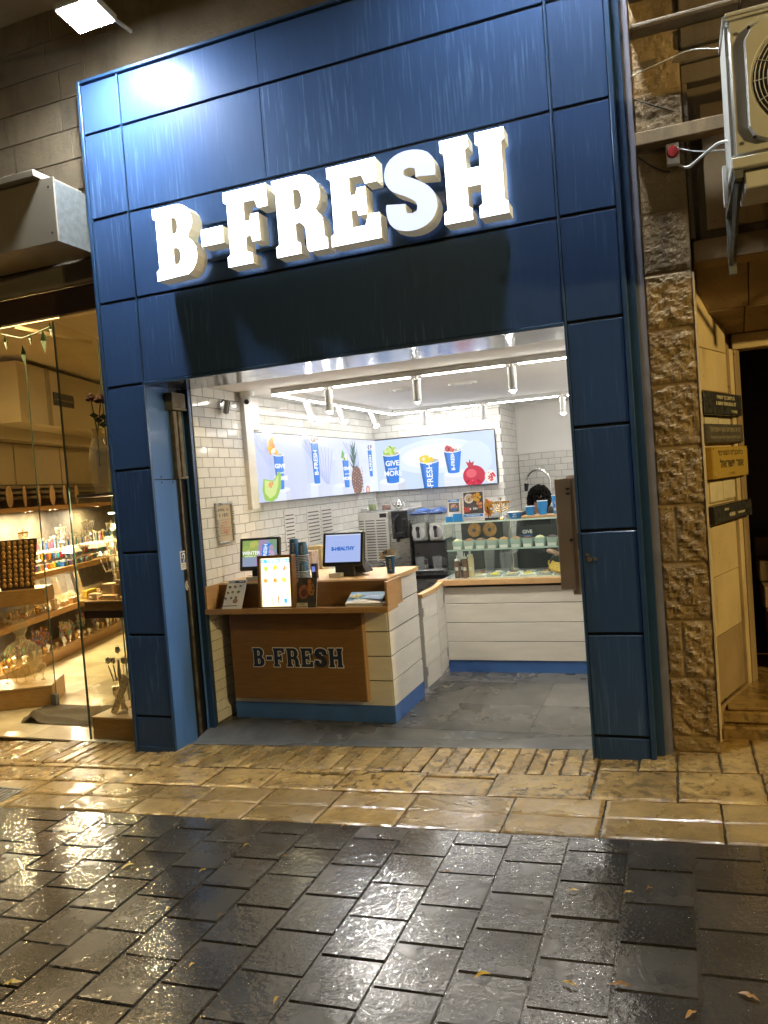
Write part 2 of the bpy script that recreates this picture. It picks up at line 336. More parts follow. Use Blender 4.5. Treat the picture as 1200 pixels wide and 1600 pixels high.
# slab-serif capitals, unit height; lists of closed outlines (first = outer, others = holes)
def arc(cx, cy, rx, ry, a0, a1, n=7): return [(cx+rx*math.cos(math.radians(a0+(a1-a0)*i/n)), cy+ry*math.sin(math.radians(a0+(a1-a0)*i/n))) for i in range(n+1)]
def letter(c):
    s, k, t = .045, .11, .2   # serif overhang, serif height, stem width
    stem = lambda x: [(x-s, 0), (x+t+s, 0), (x+t+s, k), (x+t, k+.03), (x+t, 1-k-.03), (x+t+s, 1-k), (x+t+s, 1), (x-s, 1), (x-s, 1-k), (x, 1-k-.03), (x, k+.03), (x-s, k)]
    if c == '-': return .34, [[(.02, .36), (.32, .36), (.32, .56), (.02, .56)]]
    if c == 'B':
        return .66, [[(0, 0), (.38, 0)] + arc(.38, .27, .24, .27, -90, 62, 7) + arc(.36, .76, .22, .24, -50, 90, 7) + [(0, 1), (0, 1-k), (.045, 1-k-.03), (.045, k+.03), (0, k)],
            [(.255, .15), (.255, .43), (.32, .43)] + arc(.33, .29, .07, .14, 90, -90, 5)[0:] + [],
            [(.255, .59), (.255, .86), (.31, .86)] + arc(.32, .725, .065, .135, 90, -90, 5)]
    if c == 'F':
        return .66, [[(0, 0), (.33, 0), (.33, k), (.255, k+.03), (.255, .38), (.36, .38), (.38, .29), (.46, .29), (.46, .63), (.38, .63), (.36, .55), (.255, .55), (.255, .85), (.45, .85), (.49, .73), (.6, .73), (.6, 1), (0, 1), (0, 1-k), (.045, 1-k-.03), (.045, k+.03), (0, k)]]
    if c == 'E':
        return .68, [[(0, 0), (.62, 0), (.62, .29), (.5, .29), (.46, .16), (.255, .16), (.255, .42), (.36, .42), (.38, .34), (.46, .34), (.46, .66), (.38, .66), (.36, .58), (.255, .58), (.255, .85), (.45, .85), (.49, .73), (.61, .73), (.61, 1), (0, 1), (0, 1-k), (.045, 1-k-.03), (.045, k+.03), (0, k)]]
    if c == 'R':
        return .71, [[(0, 0), (.31, 0), (.31, k), (.255, k+.03), (.255, .4), (.33, .4)] + arc(.33, .27, .1, .13, 90, 0, 3) + [(.43, .04), (.45, 0), (.68, 0), (.68, k), (.64, k+.02), (.64, .32)] + arc(.5, .36, .13, .13, 0, 50, 3) + arc(.38, .73, .24, .27, -48, 90, 8) + [(0, 1), (0, 1-k), (.045, 1-k-.03), (.045, k+.03), (0, k)],
            [(.255, .55), (.255, .86), (.32, .86)] + arc(.33, .705, .075, .155, 90, -90, 5)]
    if c == 'S':
        cp = [(.5, .64), (.505, .72), (.47, .84), (.31, .895), (.16, .85), (.115, .73), (.16, .62), (.31, .53), (.45, .42), (.5, .29), (.455, .155), (.31, .1), (.15, .15), (.11, .28), (.115, .36)]
        P = []
        for i in range(len(cp)-1):
            a, b, c_, d = [Vector(cp[max(0, min(len(cp)-1, q))]) for q in (i-1, i, i+1, i+2)]
            for j in range(4):
                u = j/4; P.append(.5*((2*b)+(c_-a)*u+(2*a-5*b+4*c_-d)*u*u+(3*b-a-3*c_+d)*u**3))
        P.append(Vector(cp[-1])); lf, rt = [], []
        for i, p in enumerate(P):
            d = (P[min(i+1, len(P)-1)]-P[max(i-1, 0)]).normalized(); h = .108+.014*abs(d.y); nrm = Vector((-d.y, d.x))
            lf.append(tuple(p+nrm*h)); rt.append(tuple(p-nrm*h))
        return .66, [lf+rt[::-1]]
    if c == 'H':
        return .76, [[(0, 0), (.3, 0), (.3, k), (.26, k+.03), (.26, .41), (.46, .41), (.46, k+.03), (.42, k), (.42, 0), (.72, 0), (.72, k), (.68, k+.03), (.68, 1-k-.03), (.72, 1-k), (.72, 1), (.42, 1), (.42, 1-k), (.46, 1-k-.03), (.46, .59), (.26, .59), (.26, 1-k-.03), (.3, 1-k), (.3, 1), (0, 1), (0, 1-k), (.045, 1-k-.03), (.045, k+.03), (0, k)]]
def outline_mesh(loops, offset=0):
    cu = bpy.data.curves.new('c', 'CURVE'); cu.dimensions = '2D'; cu.fill_mode = 'BOTH'; cu.offset = offset
    for L_ in loops:
        sp = cu.splines.new('POLY'); sp.points.add(len(L_)-1); sp.use_cyclic_u = True
        for q, (x, y) in zip(sp.points, L_): q.co = (x, y, 0, 1)
    o = bpy.data.objects.new('c', cu); me = o.to_mesh()
    r = ([v.co.copy() for v in me.vertices], [tuple(p.vertices) for p in me.polygons]); o.to_mesh_clear(); bpy.data.objects.remove(o); bpy.data.curves.remove(cu); return r
def brand_layout(word, x0, width, z0, height, gap=.05):
    tot = sum(letter(c)[0] for c in word) + gap*(len(word)-1); k = width/tot; x = x0; out = []
    for c in word:
        wd, lp = letter(c); out.append((c, [[(x+px*k, z0+pz*height) for px, pz in l] for l in lp])); x += (wd+gap)*k
    return out
def grow(loops, d):
    out = []
    for q, lp in enumerate(loops):
        n = len(lp); ar = sum(lp[i][0]*lp[(i+1) % n][1]-lp[(i+1) % n][0]*lp[i][1] for i in range(n)); s = (1 if ar > 0 else -1)*(1 if q == 0 else -1); res = []
        for i in range(n):
            a, b, c = Vector(lp[i-1]), Vector(lp[i]), Vector(lp[(i+1) % n])
            e1, e2 = (b-a), (c-b)
            if e1.length < 1e-6 or e2.length < 1e-6: res.append(tuple(b)); continue
            e1.normalize(); e2.normalize(); n1, n2 = Vector((e1.y, -e1.x)), Vector((e2.y, -e2.x)); m = n1+n2
            if m.length < .3: res.append(tuple(b)); continue
            m.normalize(); res.append(tuple(b+m*(s*d/max(.6, m.dot(n1)))))
        out.append(res)
    return out
def face_and_side(loops, yf, yb, parent, name, mface, mside):
    V, F = outline_mesh(loops)
    a = MB(); a.add([(p.x, yf, p.y) for p in V], F); f = part(name, a, mface, parent)
    b = MB()
    for lp in loops:
        n = len(lp); b.add([(x, yf+.0006, z) for x, z in lp]+[(x, yb, z) for x, z in lp], [(i, (i+1) % n, (i+1) % n+n, i+n) for i in range(n)])
    part('letter_side', b, mside, f); return f
# ================================================================== ground
SL = .0386; GZ0 = -.165; TILT = -math.atan(SL)
def gz(x): return GZ0 + SL*x
FZ = -.09
def slab_mesh(name, lx, ly, th, mat, bev=.004, jag=0):
    mb = MB()
    if jag:
        n = max(3, int(max(lx, ly)/.05)); q = []
        for (ax, ay), (bx, by) in zip([(0, 0), (1, 0), (1, 1), (0, 1)], [(1, 0), (1, 1), (0, 1), (0, 0)]):
            for i in range(n): q.append(((ax+(bx-ax)*i/n-.5)*lx+R(-jag, jag), (ay+(by-ay)*i/n-.5)*ly+R(-jag, jag)))
        m_ = len(q); zt = [R(-.002, .002) for _ in q]
        inner = [(x*.93, y*.9) for x, y in q]
        mb.add([(x, y, -th) for x, y in q]+[(x, y, -.006) for x, y in q]+[(x, y, z) for (x, y), z in zip(inner, zt)],
               [(i, (i+1) % m_, m_+(i+1) % m_, m_+i) for i in range(m_)]+[(m_+i, m_+(i+1) % m_, 2*m_+(i+1) % m_, 2*m_+i) for i in range(m_)]+[tuple(range(2*m_, 3*m_))])
    else: mb.box(-lx/2, -ly/2, -th, lx/2, ly/2, 0)
    me = bpy.data.meshes.new(name); me.from_pydata(mb.v, [], mb.f)
    bm = bmesh.new(); bm.from_mesh(me); bmesh.ops.recalc_face_normals(bm, faces=bm.faces)
    if not jag and bev: bmesh.ops.bevel(bm, geom=bm.edges[:], offset=bev, segments=2, affect='EDGES')
    bm.to_mesh(me); bm.free(); me.materials.append(M(mat)); return me
def lay(name, me, x, y, root, dz=0, rz=0, wob=.0035):
    o = link(name, me, root, (x, y, gz(x)+dz-root.location.z)); o.rotation_euler = (R(-wob, wob), TILT+R(-wob, wob), rz); return o
gx0, gx1 = -14, 18
def sheet(name, y0, y1, dz, mat, x0=gx0, x1=gx1):
    return structure(name, MB().add([(x0, y0, gz(x0)+dz), (x1, y0, gz(x1)+dz), (x1, y1, gz(x1)+dz), (x0, y1, gz(x0)+dz)], [(0, 1, 2, 3)]), mat)
ground = sheet('ground', -26, .24, -.03, 'wet_joint'); side_ground = sheet('side_ground', .24, 30, -.03, 'wet_joint', 3.56, gx1)
dark = sheet('dark_paving', -26, -.962, -.0065, 'wet_joint')
S_ = .2555; sm = [slab_mesh('paving_stone', S_-.0095, S_-.0095, .012, 'wet_dark', .003) for _ in range(1)]
half = slab_mesh('paving_stone_half', S_-.0095, S_*.52-.0095, .012, 'wet_dark', .003)
for ci in range(-13, 9):
    x = 3.54+ci*S_+R(-.001, .001); ph = (ci % 2 == 1)
    y = -.972
    if ph: lay('paving_stone', half, x, y-S_*.26, dark, .0); y -= S_*.52
    else: y -= .0
    for r in range(12):
        lay('paving_stone', sm[0], x, y-S_/2-r*S_, dark, R(-.0025, .0015))
# coarse strip of cream stones along the shop fronts
cream = sheet('stone_pavement', -.962, .185, -.0125, 'wet_joint'); sheet('entry_pavement', .185, 1.0, -.0125, 'wet_joint', 3.56, 8)
# row A narrow strips
x = -2.55
while x < 5.2:
    wd = R(.085, .135) if x < 3.19 else R(.15, .24)
    if x < -.8: wd = R(.13, .17)
    if x < 3.2 < x+wd+.05: wd = 3.2-x+.001
    y0 = -.245 if x < 3.19 else -.155; y1 = .165 if x > .36 else .2
    if x > 3.56: y1 = .36
    lay('cobble_strip', slab_mesh('cobble_strip', wd-.011, y1-y0-.012, .012, 'wet_cream', jag=.0035), x+wd/2, (y0+y1)/2, cream, R(-.003, .003), wob=.012)
    x += wd
x = -2.4
while x < 5.2:
    wd = R(.3, .62); y0, y1 = -.553, -.25
    if x < 3.2 < x+wd+.15: wd = 3.2-x+.001
    if x > 3.19: y1 = -.16; y0 = -.553; wd = R(.38, .6)
    if R(0, 1) < .35 and x < 3.1:
        ws = wd*R(.8, 1); lay('rough_paving_stone', slab_mesh('rough_paving_stone', wd-.012, .062, .012, 'wet_cream', jag=.003), x+wd/2, y1-.034, cream, R(-.002, .002), wob=.01)
        y1 -= .072
    lay('rough_paving_stone', slab_mesh('rough_paving_stone', wd-.012, y1-y0-.012, .012, 'wet_cream', jag=.004), x+wd/2, (y0+y1)/2, cream, R(-.003, .002), wob=.01)
    x += wd
for (y0, y1, xs) in ((-.757, -.559, 0), (-.958, -.760, 0)):
    x = -2.2
    for wd in [.48, .5, .46, .52, .44, .47, .36, .40, .43, .44, .53, .45, .52, .5, .48, .5]:
        if x+wd > .0 or True:
            lay('kerb_stone', slab_mesh('kerb_stone', wd-.010, y1-y0-.003, .012, 'wet_comb', jag=.0022), x+wd/2, (y0+y1)/2, cream, R(-.001, .002), wob=.004)
        x += wd
# iron drain grate let into the paving, left edge
g = thing('drain_grate', 'dark slotted iron drain grate let into the cream paving at the left edge', 'drain grate', (-.56, -.82, gz(-.56)))
fr = MB()
for a in ((-.8, -.93, -.31, -.915), (-.8, -.725, -.31, -.71), (-.8, -.915, -.785, -.725), (-.325, -.915, -.31, -.725)): fr.box(a[0], a[1], gz(-.56)-.01, a[2], a[3], gz(-.56)+.014)
part('grate_frame', fr, 'dark_steel', g)
for i in range(11):
    x = -.765+i*.04; part('grate_bar', box(x, -.914, gz(-.56)-.008, x+.018, -.726, gz(-.56)+.011), 'dark_steel', g, .002)
# fallen leaves
leafm = [pm('leaf_yellow', (.42, .3, .03), .45, col2=(.3, .17, .02), scale=40, rv=.2), pm('leaf_brown', (.2, .1, .02), .5, rv=.2)]
def ground_pt(px, py):
    d = cam.matrix_world.to_3x3() @ Vector(((px-600)/1205, (800-py)/1205, -1)); c = cam.location
    n = Vector((-SL, 0, 1)); t = (GZ0 - c.dot(n))/d.dot(n); return c+d*t
for (px, py, ln, rot, k, lb) in [
    (540, 1292, .05, .1, 0, 'yellow leaf lying just below the cream kerb in the middle'), (325, 1281, .04, .9, 0, 'small pale leaf on the dark paving beside the chipped kerb stone'),
    (317, 1362, .045, .7, 0, 'yellow leaf on the dark paving under the left pillar'), (385, 1323, .04, .8, 0, 'narrow yellow leaf on a dark paving joint left of centre'),
    (200, 1355, .06, .6, 0, 'long yellow leaf among the glints at the left'), (345, 1433, .035, .8, 1, 'brown leaf on the paving joint left of the green reflection'),
    (262, 1421, .025, 1.4, 0, 'tiny leaf speck on dark paving at lower left'), (432, 1565, .04, 1.2, 0, 'yellow leaf at the bottom edge left of centre'),
    (445, 1340, .03, 0, 1, 'small orange leaf in the joint under the blue reflection'), (754, 1527, .06, .2, 0, 'broad wet leaf stuck flat on a slab at lower centre'),
    (896, 1394, .04, .1, 0, 'small leaf on a slab joint in the bright reflection'), (890, 1540, .055, -.7, 0, 'curled yellow leaf left of the broad leaf pair'),
    (970, 1542, .07, -.3, 1, 'wet brown leaf on the slab right of the curled leaf'), (1170, 1560, .065, -.8, 1, 'orange brown leaf near the lower right corner'),
    (1080, 1588, .05, .5, 1, 'brown leaf on the long joint at the bottom right'), (982, 1397, .04, 0, 0, 'thin yellow leaf at a slab edge right of centre'),
    (20, 1538, .07, .1, 0, 'long leaf in a joint at the lower left corner'), (700, 1364, .03, .3, 1, 'small leaf between bright wet slabs'),
    (300, 1510, .025, .9, 0, 'small yellow leaf in the bottom left paving'), (1015, 1391, .03, .3, 1, 'pale leaf scrap on the slab under the right pillar')]:
    p = ground_pt(px, py); mb = MB(); n = 7; up, lo = [], []
    for i in range(n+1):
        u = i/n; wv = .3*math.sin(PI*u)**.8*(1-.3*u); z = .004+.012*math.sin(PI*u)*R(.3, 1)
        up.append(((u-.5)*ln, wv*ln*.5, z+.006*wv)); lo.append(((u-.5)*ln, -wv*ln*.5, z))
    mid = [((i/n-.5)*ln, 0, .003+.006*math.sin(PI*i/n)) for i in range(n+1)]
    mb.add(up+mid+lo, [(i, i+1, n+2+i, n+1+i) for i in range(n)]+[(n+1+i, n+2+i, 2*n+3+i, 2*n+2+i) for i in range(n)])
    me = bpy.data.meshes.new('leaf'); me.from_pydata(mb.v, [], mb.f); me.materials.append(leafm[k])
    o = link('fallen_leaf', me, None, (p.x, p.y, gz(p.x)+.001)); o.rotation_euler = (0, TILT, rot+.36); tag(o, lb, 'leaf', 'wet leaves fallen on the paving')

# ================================================================== blue cladding round the shop opening
H = .58; Z0 = .089; ZT = 4.506
clad = thing('shopfront_cladding', 'dark blue metal panelled portal framing the juice shop opening', 'shopfront', (1.75, 0, gz(1.75)))
X = (0, .326, 3.168, 3.506)
body = MB(); T_ = .30
body.box(.006, .02, gz(0)-.02, .324, .36, ZT-.02); body.box(3.174, .02, -.06, 3.486, .3, ZT-.02); body.box(.324, .02, Z0+4*H+.004, 3.174, .36, ZT-.02)
part('carcass', body, 'groove', clad)
gap = .009
rows = [(None, Z0)]+[(Z0+k*H, Z0+(k+1)*H) for k in range(7)]+[(Z0+7*H, ZT-.012)]
for ri, (a, b) in enumerate(rows):
    for ci, (xa, xb) in enumerate(((.022, X[1]-.006), (X[1]+.012, X[2]-.008), (X[2]+.012, X[3]-.03))):
        if ci == 1 and ri < 5: continue
        za = (gz(xa)-.005 if a is None else a+gap); zb = b-gap
        cols = [(xa, xb)] if ci != 1 or ri < 7 else [(xa, 1.3932), (1.3945, xb)]
        for (p, q) in cols: part('panel', box(p, .0+R(0, .0015), za, q, .019, zb), 'blue_cladding', clad, .0025)
tr = MB().box(X[0]-.006, -.012, gz(0)-.01, .02, .1, ZT+.012); part('edge_trim', tr, 'blue_frame', clad, .003)
part('edge_trim', box(X[3]-.026, -.012, gz(3.5)-.01, X[3], .1, ZT+.012), 'blue_frame', clad, .003)
part('edge_trim', box(.022, -.012, ZT-.008, X[3]-.028, .1, ZT+.012), 'blue_frame', clad, .003)
part('edge_trim', box(X[1]-.003, -.008, gz(.33), X[1]+.009, .018, ZT-.012), 'blue_frame', clad, .002)
part('edge_trim', box(X[2]-.004, -.008, gz(3.16), X[2]+.009, .018, ZT-.012), 'blue_frame', clad, .002)
part('edge_trim', box(X[1]+.012, -.008, Z0+4*H-.012, X[2]-.006, .016, Z0+4*H+.006), 'blue_frame', clad, .002)
part('side_flange', box(X[3]-.003, .055, gz(3.5)-.01, 3.552, .0895, ZT), 'blue_frame', clad, .002)
part('side_panel', box(X[3]-.018, .102, gz(3.5)-.01, X[3]-.004, .3, ZT), 'blue_frame', clad)
part('plinth_trim', box(.022, -.006, gz(.1)-.01, X[1]-.006, .0, gz(.1)+.035), 'blue_frame', clad)
# polished soffit, mirrors the screens
glossy = pm('polished_soffit', (.26, .28, .31), .16, .9, var=.08, rr=.05)
part('soffit', box(X[1]+.012, .02, Z0+4*H-.008, X[2]+.004, .47, Z0+4*H+.002), 'polished_soffit', clad)
# screw holes / scars on the right pillar
sc_ = MB()
for (x, z, r) in ((3.205, 1.115, .012), (3.215, 1.09, .016), (3.247, 1.092, .012)): sc_.cyl((x, .003, z), (x, -.002, z), r, r*.8, 9)
part('scar', sc_, 'rusty', clad)
# reveal of the opening (left jamb) with its guide box
jm = thing('blue_jamb', 'light blue metal jamb on the left side of the shop opening', 'door jamb', (.33, .2, gz(.33)))
part('jamb_panel', box(.3262, .012, gz(.33)-.01, .334, .268, 1.742), 'blue_jamb', jm, .002)
part('jamb_panel', box(.3262, .012, 1.748, .334, .268, Z0+4*H-.01), 'blue_jamb', jm, .002)
for y in (.1, .23):
    for z in (1.725, 1.765): part('screw', MB().cyl((.334, y, z), (.3365, y, z), .006, n=8), 'black_plastic', jm)
part('channel', box(.322, .272, gz(.33)-.01, .328, .40, Z0+4*H-.01), 'groove', jm)
part('rusty_rail', box(.328, .30, gz(.33), .342, .318, 2.35), 'rusty', jm)
dk = MB().box(.322, .40, gz(.33)-.01, .40, .435, Z0+4*H-.01); part('door_post', dk, 'blue_frame', jm, .003)
part('door_post_lip', box(.34, .385, gz(.33)-.01, .352, .3995, Z0+4*H-.01), 'blue_jamb', jm, .002)
part('post_stud', MB().ball((.404, .39, 1.55), .012), 'black_plastic', jm)
mt = thing('rolling_shutter_motor', 'rusty shutter guide box under the lintel on the blue jamb', 'shutter motor', (.36, .3, 1.74))
part('top_box', box(.335, .21, 2.25, .40, .37, 2.36), 'rusty', mt, .004)
part('lip', box(.333, .205, 2.235, .405, .375, 2.25), 'rusty', mt, .002)
for y in (.25, .31): part('guide_rail', box(.335, y, 1.76, .37, y+.045, 2.234), 'rusty', mt, .004)
part('bottom_cap', box(.333, .245, 1.745, .38, .36, 1.759), 'rusty', mt)
# stickers on the jamb
def sticker_frame(y0, y1, z0, z1): return (.3350, y1, z0), (0, -1, 0), (0, 0, 1)   # faces +x ... u towards -y
d = Draw(); wv, hv = .085, .135
d.rect(W_, 0, 0, wv, hv).rect(srgb('1f4f9a'), .01, .05, wv-.01, hv-.01)
d.poly(W_, [(.03, .055), (.045, .055), (.052, .075), (.062, .09), (.058, .115), (.04, .122), (.024, .112), (.022, .1), (.03, .098), (.036, .108), (.046, .107), (.05, .096), (.046, .085), (.036, .07)])
d.poly(W_, [(.014, .088), (.03, .08), (.034, .088), (.016, .096)])
for i in range(3): d.rect((.3, .3, .3), .014, .035-i*.011, wv-.014-.008*i, .038-i*.011)
def jam_sticker(d, y0, z0, label, w0, h0):
    o = d.build('sticker', (.3352, y0, z0), (0, 1, 0), (0, 0, 1), 'print', None); tag(o, label, 'sticker'); return o
st1 = d.build('hearing_aid_sticker', (.3352, .235, 1.09), (0, 1, 0), (0, 0, 1), 'print', None); tag(st1, 'white and blue hearing loop sticker with an ear symbol on the blue jamb', 'sticker')
d = Draw(); d.disc((.6, .55, .42), .03, .04, .024, .036, 12).blobs([(.3, .2, .15), (.7, .66, .6)], .03, .04, .012, .02, 8, .007)
st2 = d.build('torn_sticker', (.3352, .26, .93), (0, 1, 0), (0, 0, 1), 'print', None); tag(st2, 'torn pale sticker scrap low on the blue jamb below the ear sticker', 'sticker')

# ------------------------------------------------------------------ illuminated sign
sign = thing('illuminated_sign', 'big white lit B-FRESH channel letters on the blue cladding', 'sign', (1.78, 0, 3.03))
lf = emat('letter_face', (.86, .92, 1.0), SIGN); lfs = emat('letter_face_dim', (.62, .7, .95), .78)
ls_ = pm('letter_side', (.7, .65, .5), .45, var=.05); ls_.node_tree.nodes['Principled BSDF'].inputs['Emission Color'].default_value = (1, .9, .68, 1); ls_.node_tree.nodes['Principled BSDF'].inputs['Emission Strength'].default_value = .12
for i, (c, lp) in enumerate(brand_layout('B-FRESH', .63, 2.31, 3.03, .445, .055)):
    f = face_and_side(grow(lp, .0085) if c != 'S' else lp, -.145, -.028, sign, 'letter' if c != '-' else 'hyphen', lfs if c == 'S' else lf, 'letter_side')
    if c == 'S': f['label'] = 'letter S, dimmer than the others'
rl = MB().box(.7, -.028, 3.12, 2.9, -.001, 3.14).box(.7, -.028, 3.36, 2.9, -.001, 3.38); part('mounting_rail', rl, 'blue_frame', sign)
# ------------------------------------------------------------------ floodlights above the sign
def flood(x, label, z=4.63):
    t = thing('floodlight', label, 'floodlight', (x, -.4, z-.03), 'floodlights lighting the blue shopfront')
    y0, y1 = -.5, -.3
    Tm = Matrix.Translation((x, -.4, z)) @ Matrix.Rotation(math.radians(-9), 4, 'X')
    part('housing', box(-.15, -.115, .004, .15, .115, .05, T=Tm), 'grey_plastic', t, .008)
    fins = MB()
    for i in range(8): fins.box(-.12+i*.033, -.09, .05, -.112+i*.033, .09, .075, T=Tm)
    part('cooling_fins', fins, 'grey_plastic', t)
    part('lens', box(-.132, -.098, -.004, .132, .098, .003, T=Tm), emat('flood_lens', (.86, .94, 1.0), FLOOD), t)
    part('bracket', MB().tube([(x, -.38, z+.06), (x, -.3, z+.12), (x, .05, z+.14)], .014), 'grey_plastic', t)
    return t
flood(.44, 'lit white floodlight on an arm above the upper left corner of the blue shopfront')
flood(3.32, 'lit floodlight on an arm above the upper right part of the blue shopfront', 5.3)

# ================================================================== building: walls and overhang
WM = 'dark_stone'
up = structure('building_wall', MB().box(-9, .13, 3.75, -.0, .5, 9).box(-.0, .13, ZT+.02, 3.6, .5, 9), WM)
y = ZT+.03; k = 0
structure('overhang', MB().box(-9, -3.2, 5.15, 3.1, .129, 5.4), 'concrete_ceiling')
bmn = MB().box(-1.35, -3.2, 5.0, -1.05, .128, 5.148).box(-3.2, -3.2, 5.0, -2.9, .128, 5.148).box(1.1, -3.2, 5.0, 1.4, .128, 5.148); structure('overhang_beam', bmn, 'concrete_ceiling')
# neighbour wall stones over the canopy, left
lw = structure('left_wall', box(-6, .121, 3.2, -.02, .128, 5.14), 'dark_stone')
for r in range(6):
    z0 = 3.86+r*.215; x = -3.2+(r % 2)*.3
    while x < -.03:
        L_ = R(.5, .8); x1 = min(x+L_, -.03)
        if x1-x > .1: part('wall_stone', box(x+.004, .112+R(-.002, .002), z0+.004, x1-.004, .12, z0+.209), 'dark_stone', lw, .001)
        x += L_

# ---------------------------------------------------------------- right: stone pier, recess, entry
def rock_block(x0, x1, z0, z1, yf, parent, amp=.016, n=None, mat='rock_stone'):
    nx = max(4, int((x1-x0)/.0105)); nz = max(4, int((z1-z0)/.0105)); V = []; F = []
    for j in range(nz+1):
        for i in range(nx+1):
            x = x0+(x1-x0)*i/nx; z = z0+(z1-z0)*j/nz; e = min(i, j, nx-i, nz-j)
            h = 0 if e == 0 else amp*(.6+noise.fractal(Vector((x*17+z*5, z*21, x0*3.1+z0*7)), .7, 2.1, 5)*.75+.35*abs(noise.noise(Vector((x*48, z*60, z0)))))*min(1, .4+.2*e)
            V.append((x, yf-h, z))
    for j in range(nz):
        for i in range(nx): a = j*(nx+1)+i; F.append((a, a+1, a+nx+2, a+nx+1))
    mb = MB().add(V, F); o = part('stone_block', mb, mat, parent); return o
pier = thing('stone_pier', 'rough rock-faced limestone pier between the blue portal and the doorway', 'stone pier', (3.7, .15, gz(3.7)))
part('core', box(3.592, .115, gz(3.6)-.02, 3.838, .6, 4.6), 'old_stone', pier)
part('filler_strip', box(3.507, .09, gz(3.5)-.02, 3.592, .3, 4.5), 'filler_grey', pier)
zs = [.075-.09, .115, .46, .79, 1.12, 1.46, 1.80, 1.94+.17, 2.34, 2.52]
zs = [-.02, .07, .40, .72, 1.04, 1.36, 1.68, 2.02, 2.32, 2.62]
for i in range(len(zs)-1):
    a, b = zs[i]+.004, zs[i+1]-.004
    if i in (2, 4): rock_block(3.594, 3.675, a, b, .112, pier, .013); rock_block(3.681, 3.837, a, b, .112, pier)
    else: rock_block(3.594, 3.837, a, b, .112, pier, .016 if i > 0 else .008)
z = 2.62
while z < 4.5:
    rock_block(3.594, 3.837, z+.004, z+.32, .112, pier, .007); z += .324
part('chiselled_edge', box(3.838, .1, .05, 3.848, .14, 2.6), 'pale_stone', pier)
# wall over the entry with its recess and string courses
ew = thing('entry_wall', 'dark weathered limestone wall over the doorway with a recessed panel', 'stone wall', (4.6, .2, 2.66))
part('lintel_stone', box(3.85, .16, 2.66, 4.42, .6, 2.78), 'old_stone', ew, .006)
part('lintel_stone', box(4.425, .16, 2.66, 5.6, .6, 2.78), 'old_stone', ew, .006)
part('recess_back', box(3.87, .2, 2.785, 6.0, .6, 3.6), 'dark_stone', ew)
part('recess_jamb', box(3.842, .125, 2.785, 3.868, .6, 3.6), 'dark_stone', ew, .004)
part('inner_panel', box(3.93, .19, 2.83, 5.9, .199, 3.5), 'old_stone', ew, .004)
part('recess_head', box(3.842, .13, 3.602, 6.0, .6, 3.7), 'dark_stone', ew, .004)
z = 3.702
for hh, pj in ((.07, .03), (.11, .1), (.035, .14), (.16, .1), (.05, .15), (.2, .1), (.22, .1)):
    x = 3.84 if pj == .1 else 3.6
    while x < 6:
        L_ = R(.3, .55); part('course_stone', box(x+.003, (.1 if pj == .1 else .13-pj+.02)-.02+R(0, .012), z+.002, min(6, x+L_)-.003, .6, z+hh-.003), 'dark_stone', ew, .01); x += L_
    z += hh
part('cross_ledge', box(3.595, .02, 3.29, 5.2, .109, 3.36), 'old_stone', ew, .004)
# splayed entry wall with sign boards
P0 = Vector((3.85, .33, 0)); U = Vector((.34, .94, 0)).normalized(); Nn = Vector((U.y, -U.x, 0))
TS = Matrix(((U.x, -Nn.x, 0, P0.x), (U.y, -Nn.y, 0, P0.y), (0, 0, 1, 0), (0, 0, 0, 1)))   # local x along wall, local y into wall, z up
sp = thing('splayed_entry_wall', 'pale limestone splayed reveal leading to the dark doorway', 'stone wall', (3.95, .6, .05))
part('backing', box(-.02, .055, .02, .80, .3, 2.68, T=TS), 'old_stone', sp)
zz = [.16, .55, .9, 1.2, 1.335, 1.62, 2.0, 2.25, 2.64]
for i in range(len(zz)-1): part('facing_stone', box(.09, .03, zz[i]+.002, .62, .054, zz[i+1]-.002, T=TS), 'pale_stone' if i else 'old_stone', sp, .003)
part('left_moulding', box(-.02, -.0, .03, .035, .054, 2.66, T=TS), 'pale_stone', sp, .006)
part('groove_strip', box(.036, .045, .03, .088, .0545, 2.66, T=TS), 'old_stone', sp)
part('right_moulding', box(.64, .01, .1, .70, .054, 2.28, T=TS), 'pale_stone', sp, .006)
part('base_stone', box(.04, .005, .03, .64, .0295, .155, T=TS), 'old_stone', sp, .005)
part('door_jamb_stone', box(.705, .0, .03, .80, .054, 2.28, T=TS), 'old_stone', sp, .006)
hd = thing('splayed_lintel', 'weathered stone slabs of the splayed lintel over the dark doorway', 'lintel', (4.6, .7, 2.3))
for (a, b) in ((3.86, 4.13), (4.135, 4.42), (4.425, 4.8), (4.805, 5.6)):
    for (ya_, za_, yb_, zb_) in ((.30, 2.675, .63, 2.475), (.633, 2.47, 1.05, 2.385)): part('soffit_slab', MB().add([(a, ya_, za_), (b, ya_, za_), (b+.02, yb_, zb_), (a+.02, yb_, zb_), (a, ya_, za_+.1), (b, ya_, za_+.1), (b+.02, yb_, zb_+.1), (a+.02, yb_, zb_+.1)],
        [(0, 3, 2, 1), (4, 5, 6, 7), (0, 1, 5, 4), (1, 2, 6, 5), (2, 3, 7, 6), (3, 0, 4, 7)]), 'old_stone', hd, .004)
part('door_head', box(4.08, 1.052, 2.285, 5.6, 1.2, 2.382), 'pale_stone', hd, .004); part('door_head', box(4.08, 1.1, 2.385, 5.6, 1.2, 2.8), 'old_stone', hd)
bk = structure('stairwell_wall', MB().box(4.1, 2.6, -.1, 5.9, 2.7, 3).box(5.85, .33, -.1, 5.95, 2.6, 3).box(4.0, 1.25, -.1, 4.1, 2.6, 3).box(4.1, 1.2, 2.85, 5.9, 2.7, 2.95), 'dark_wood')
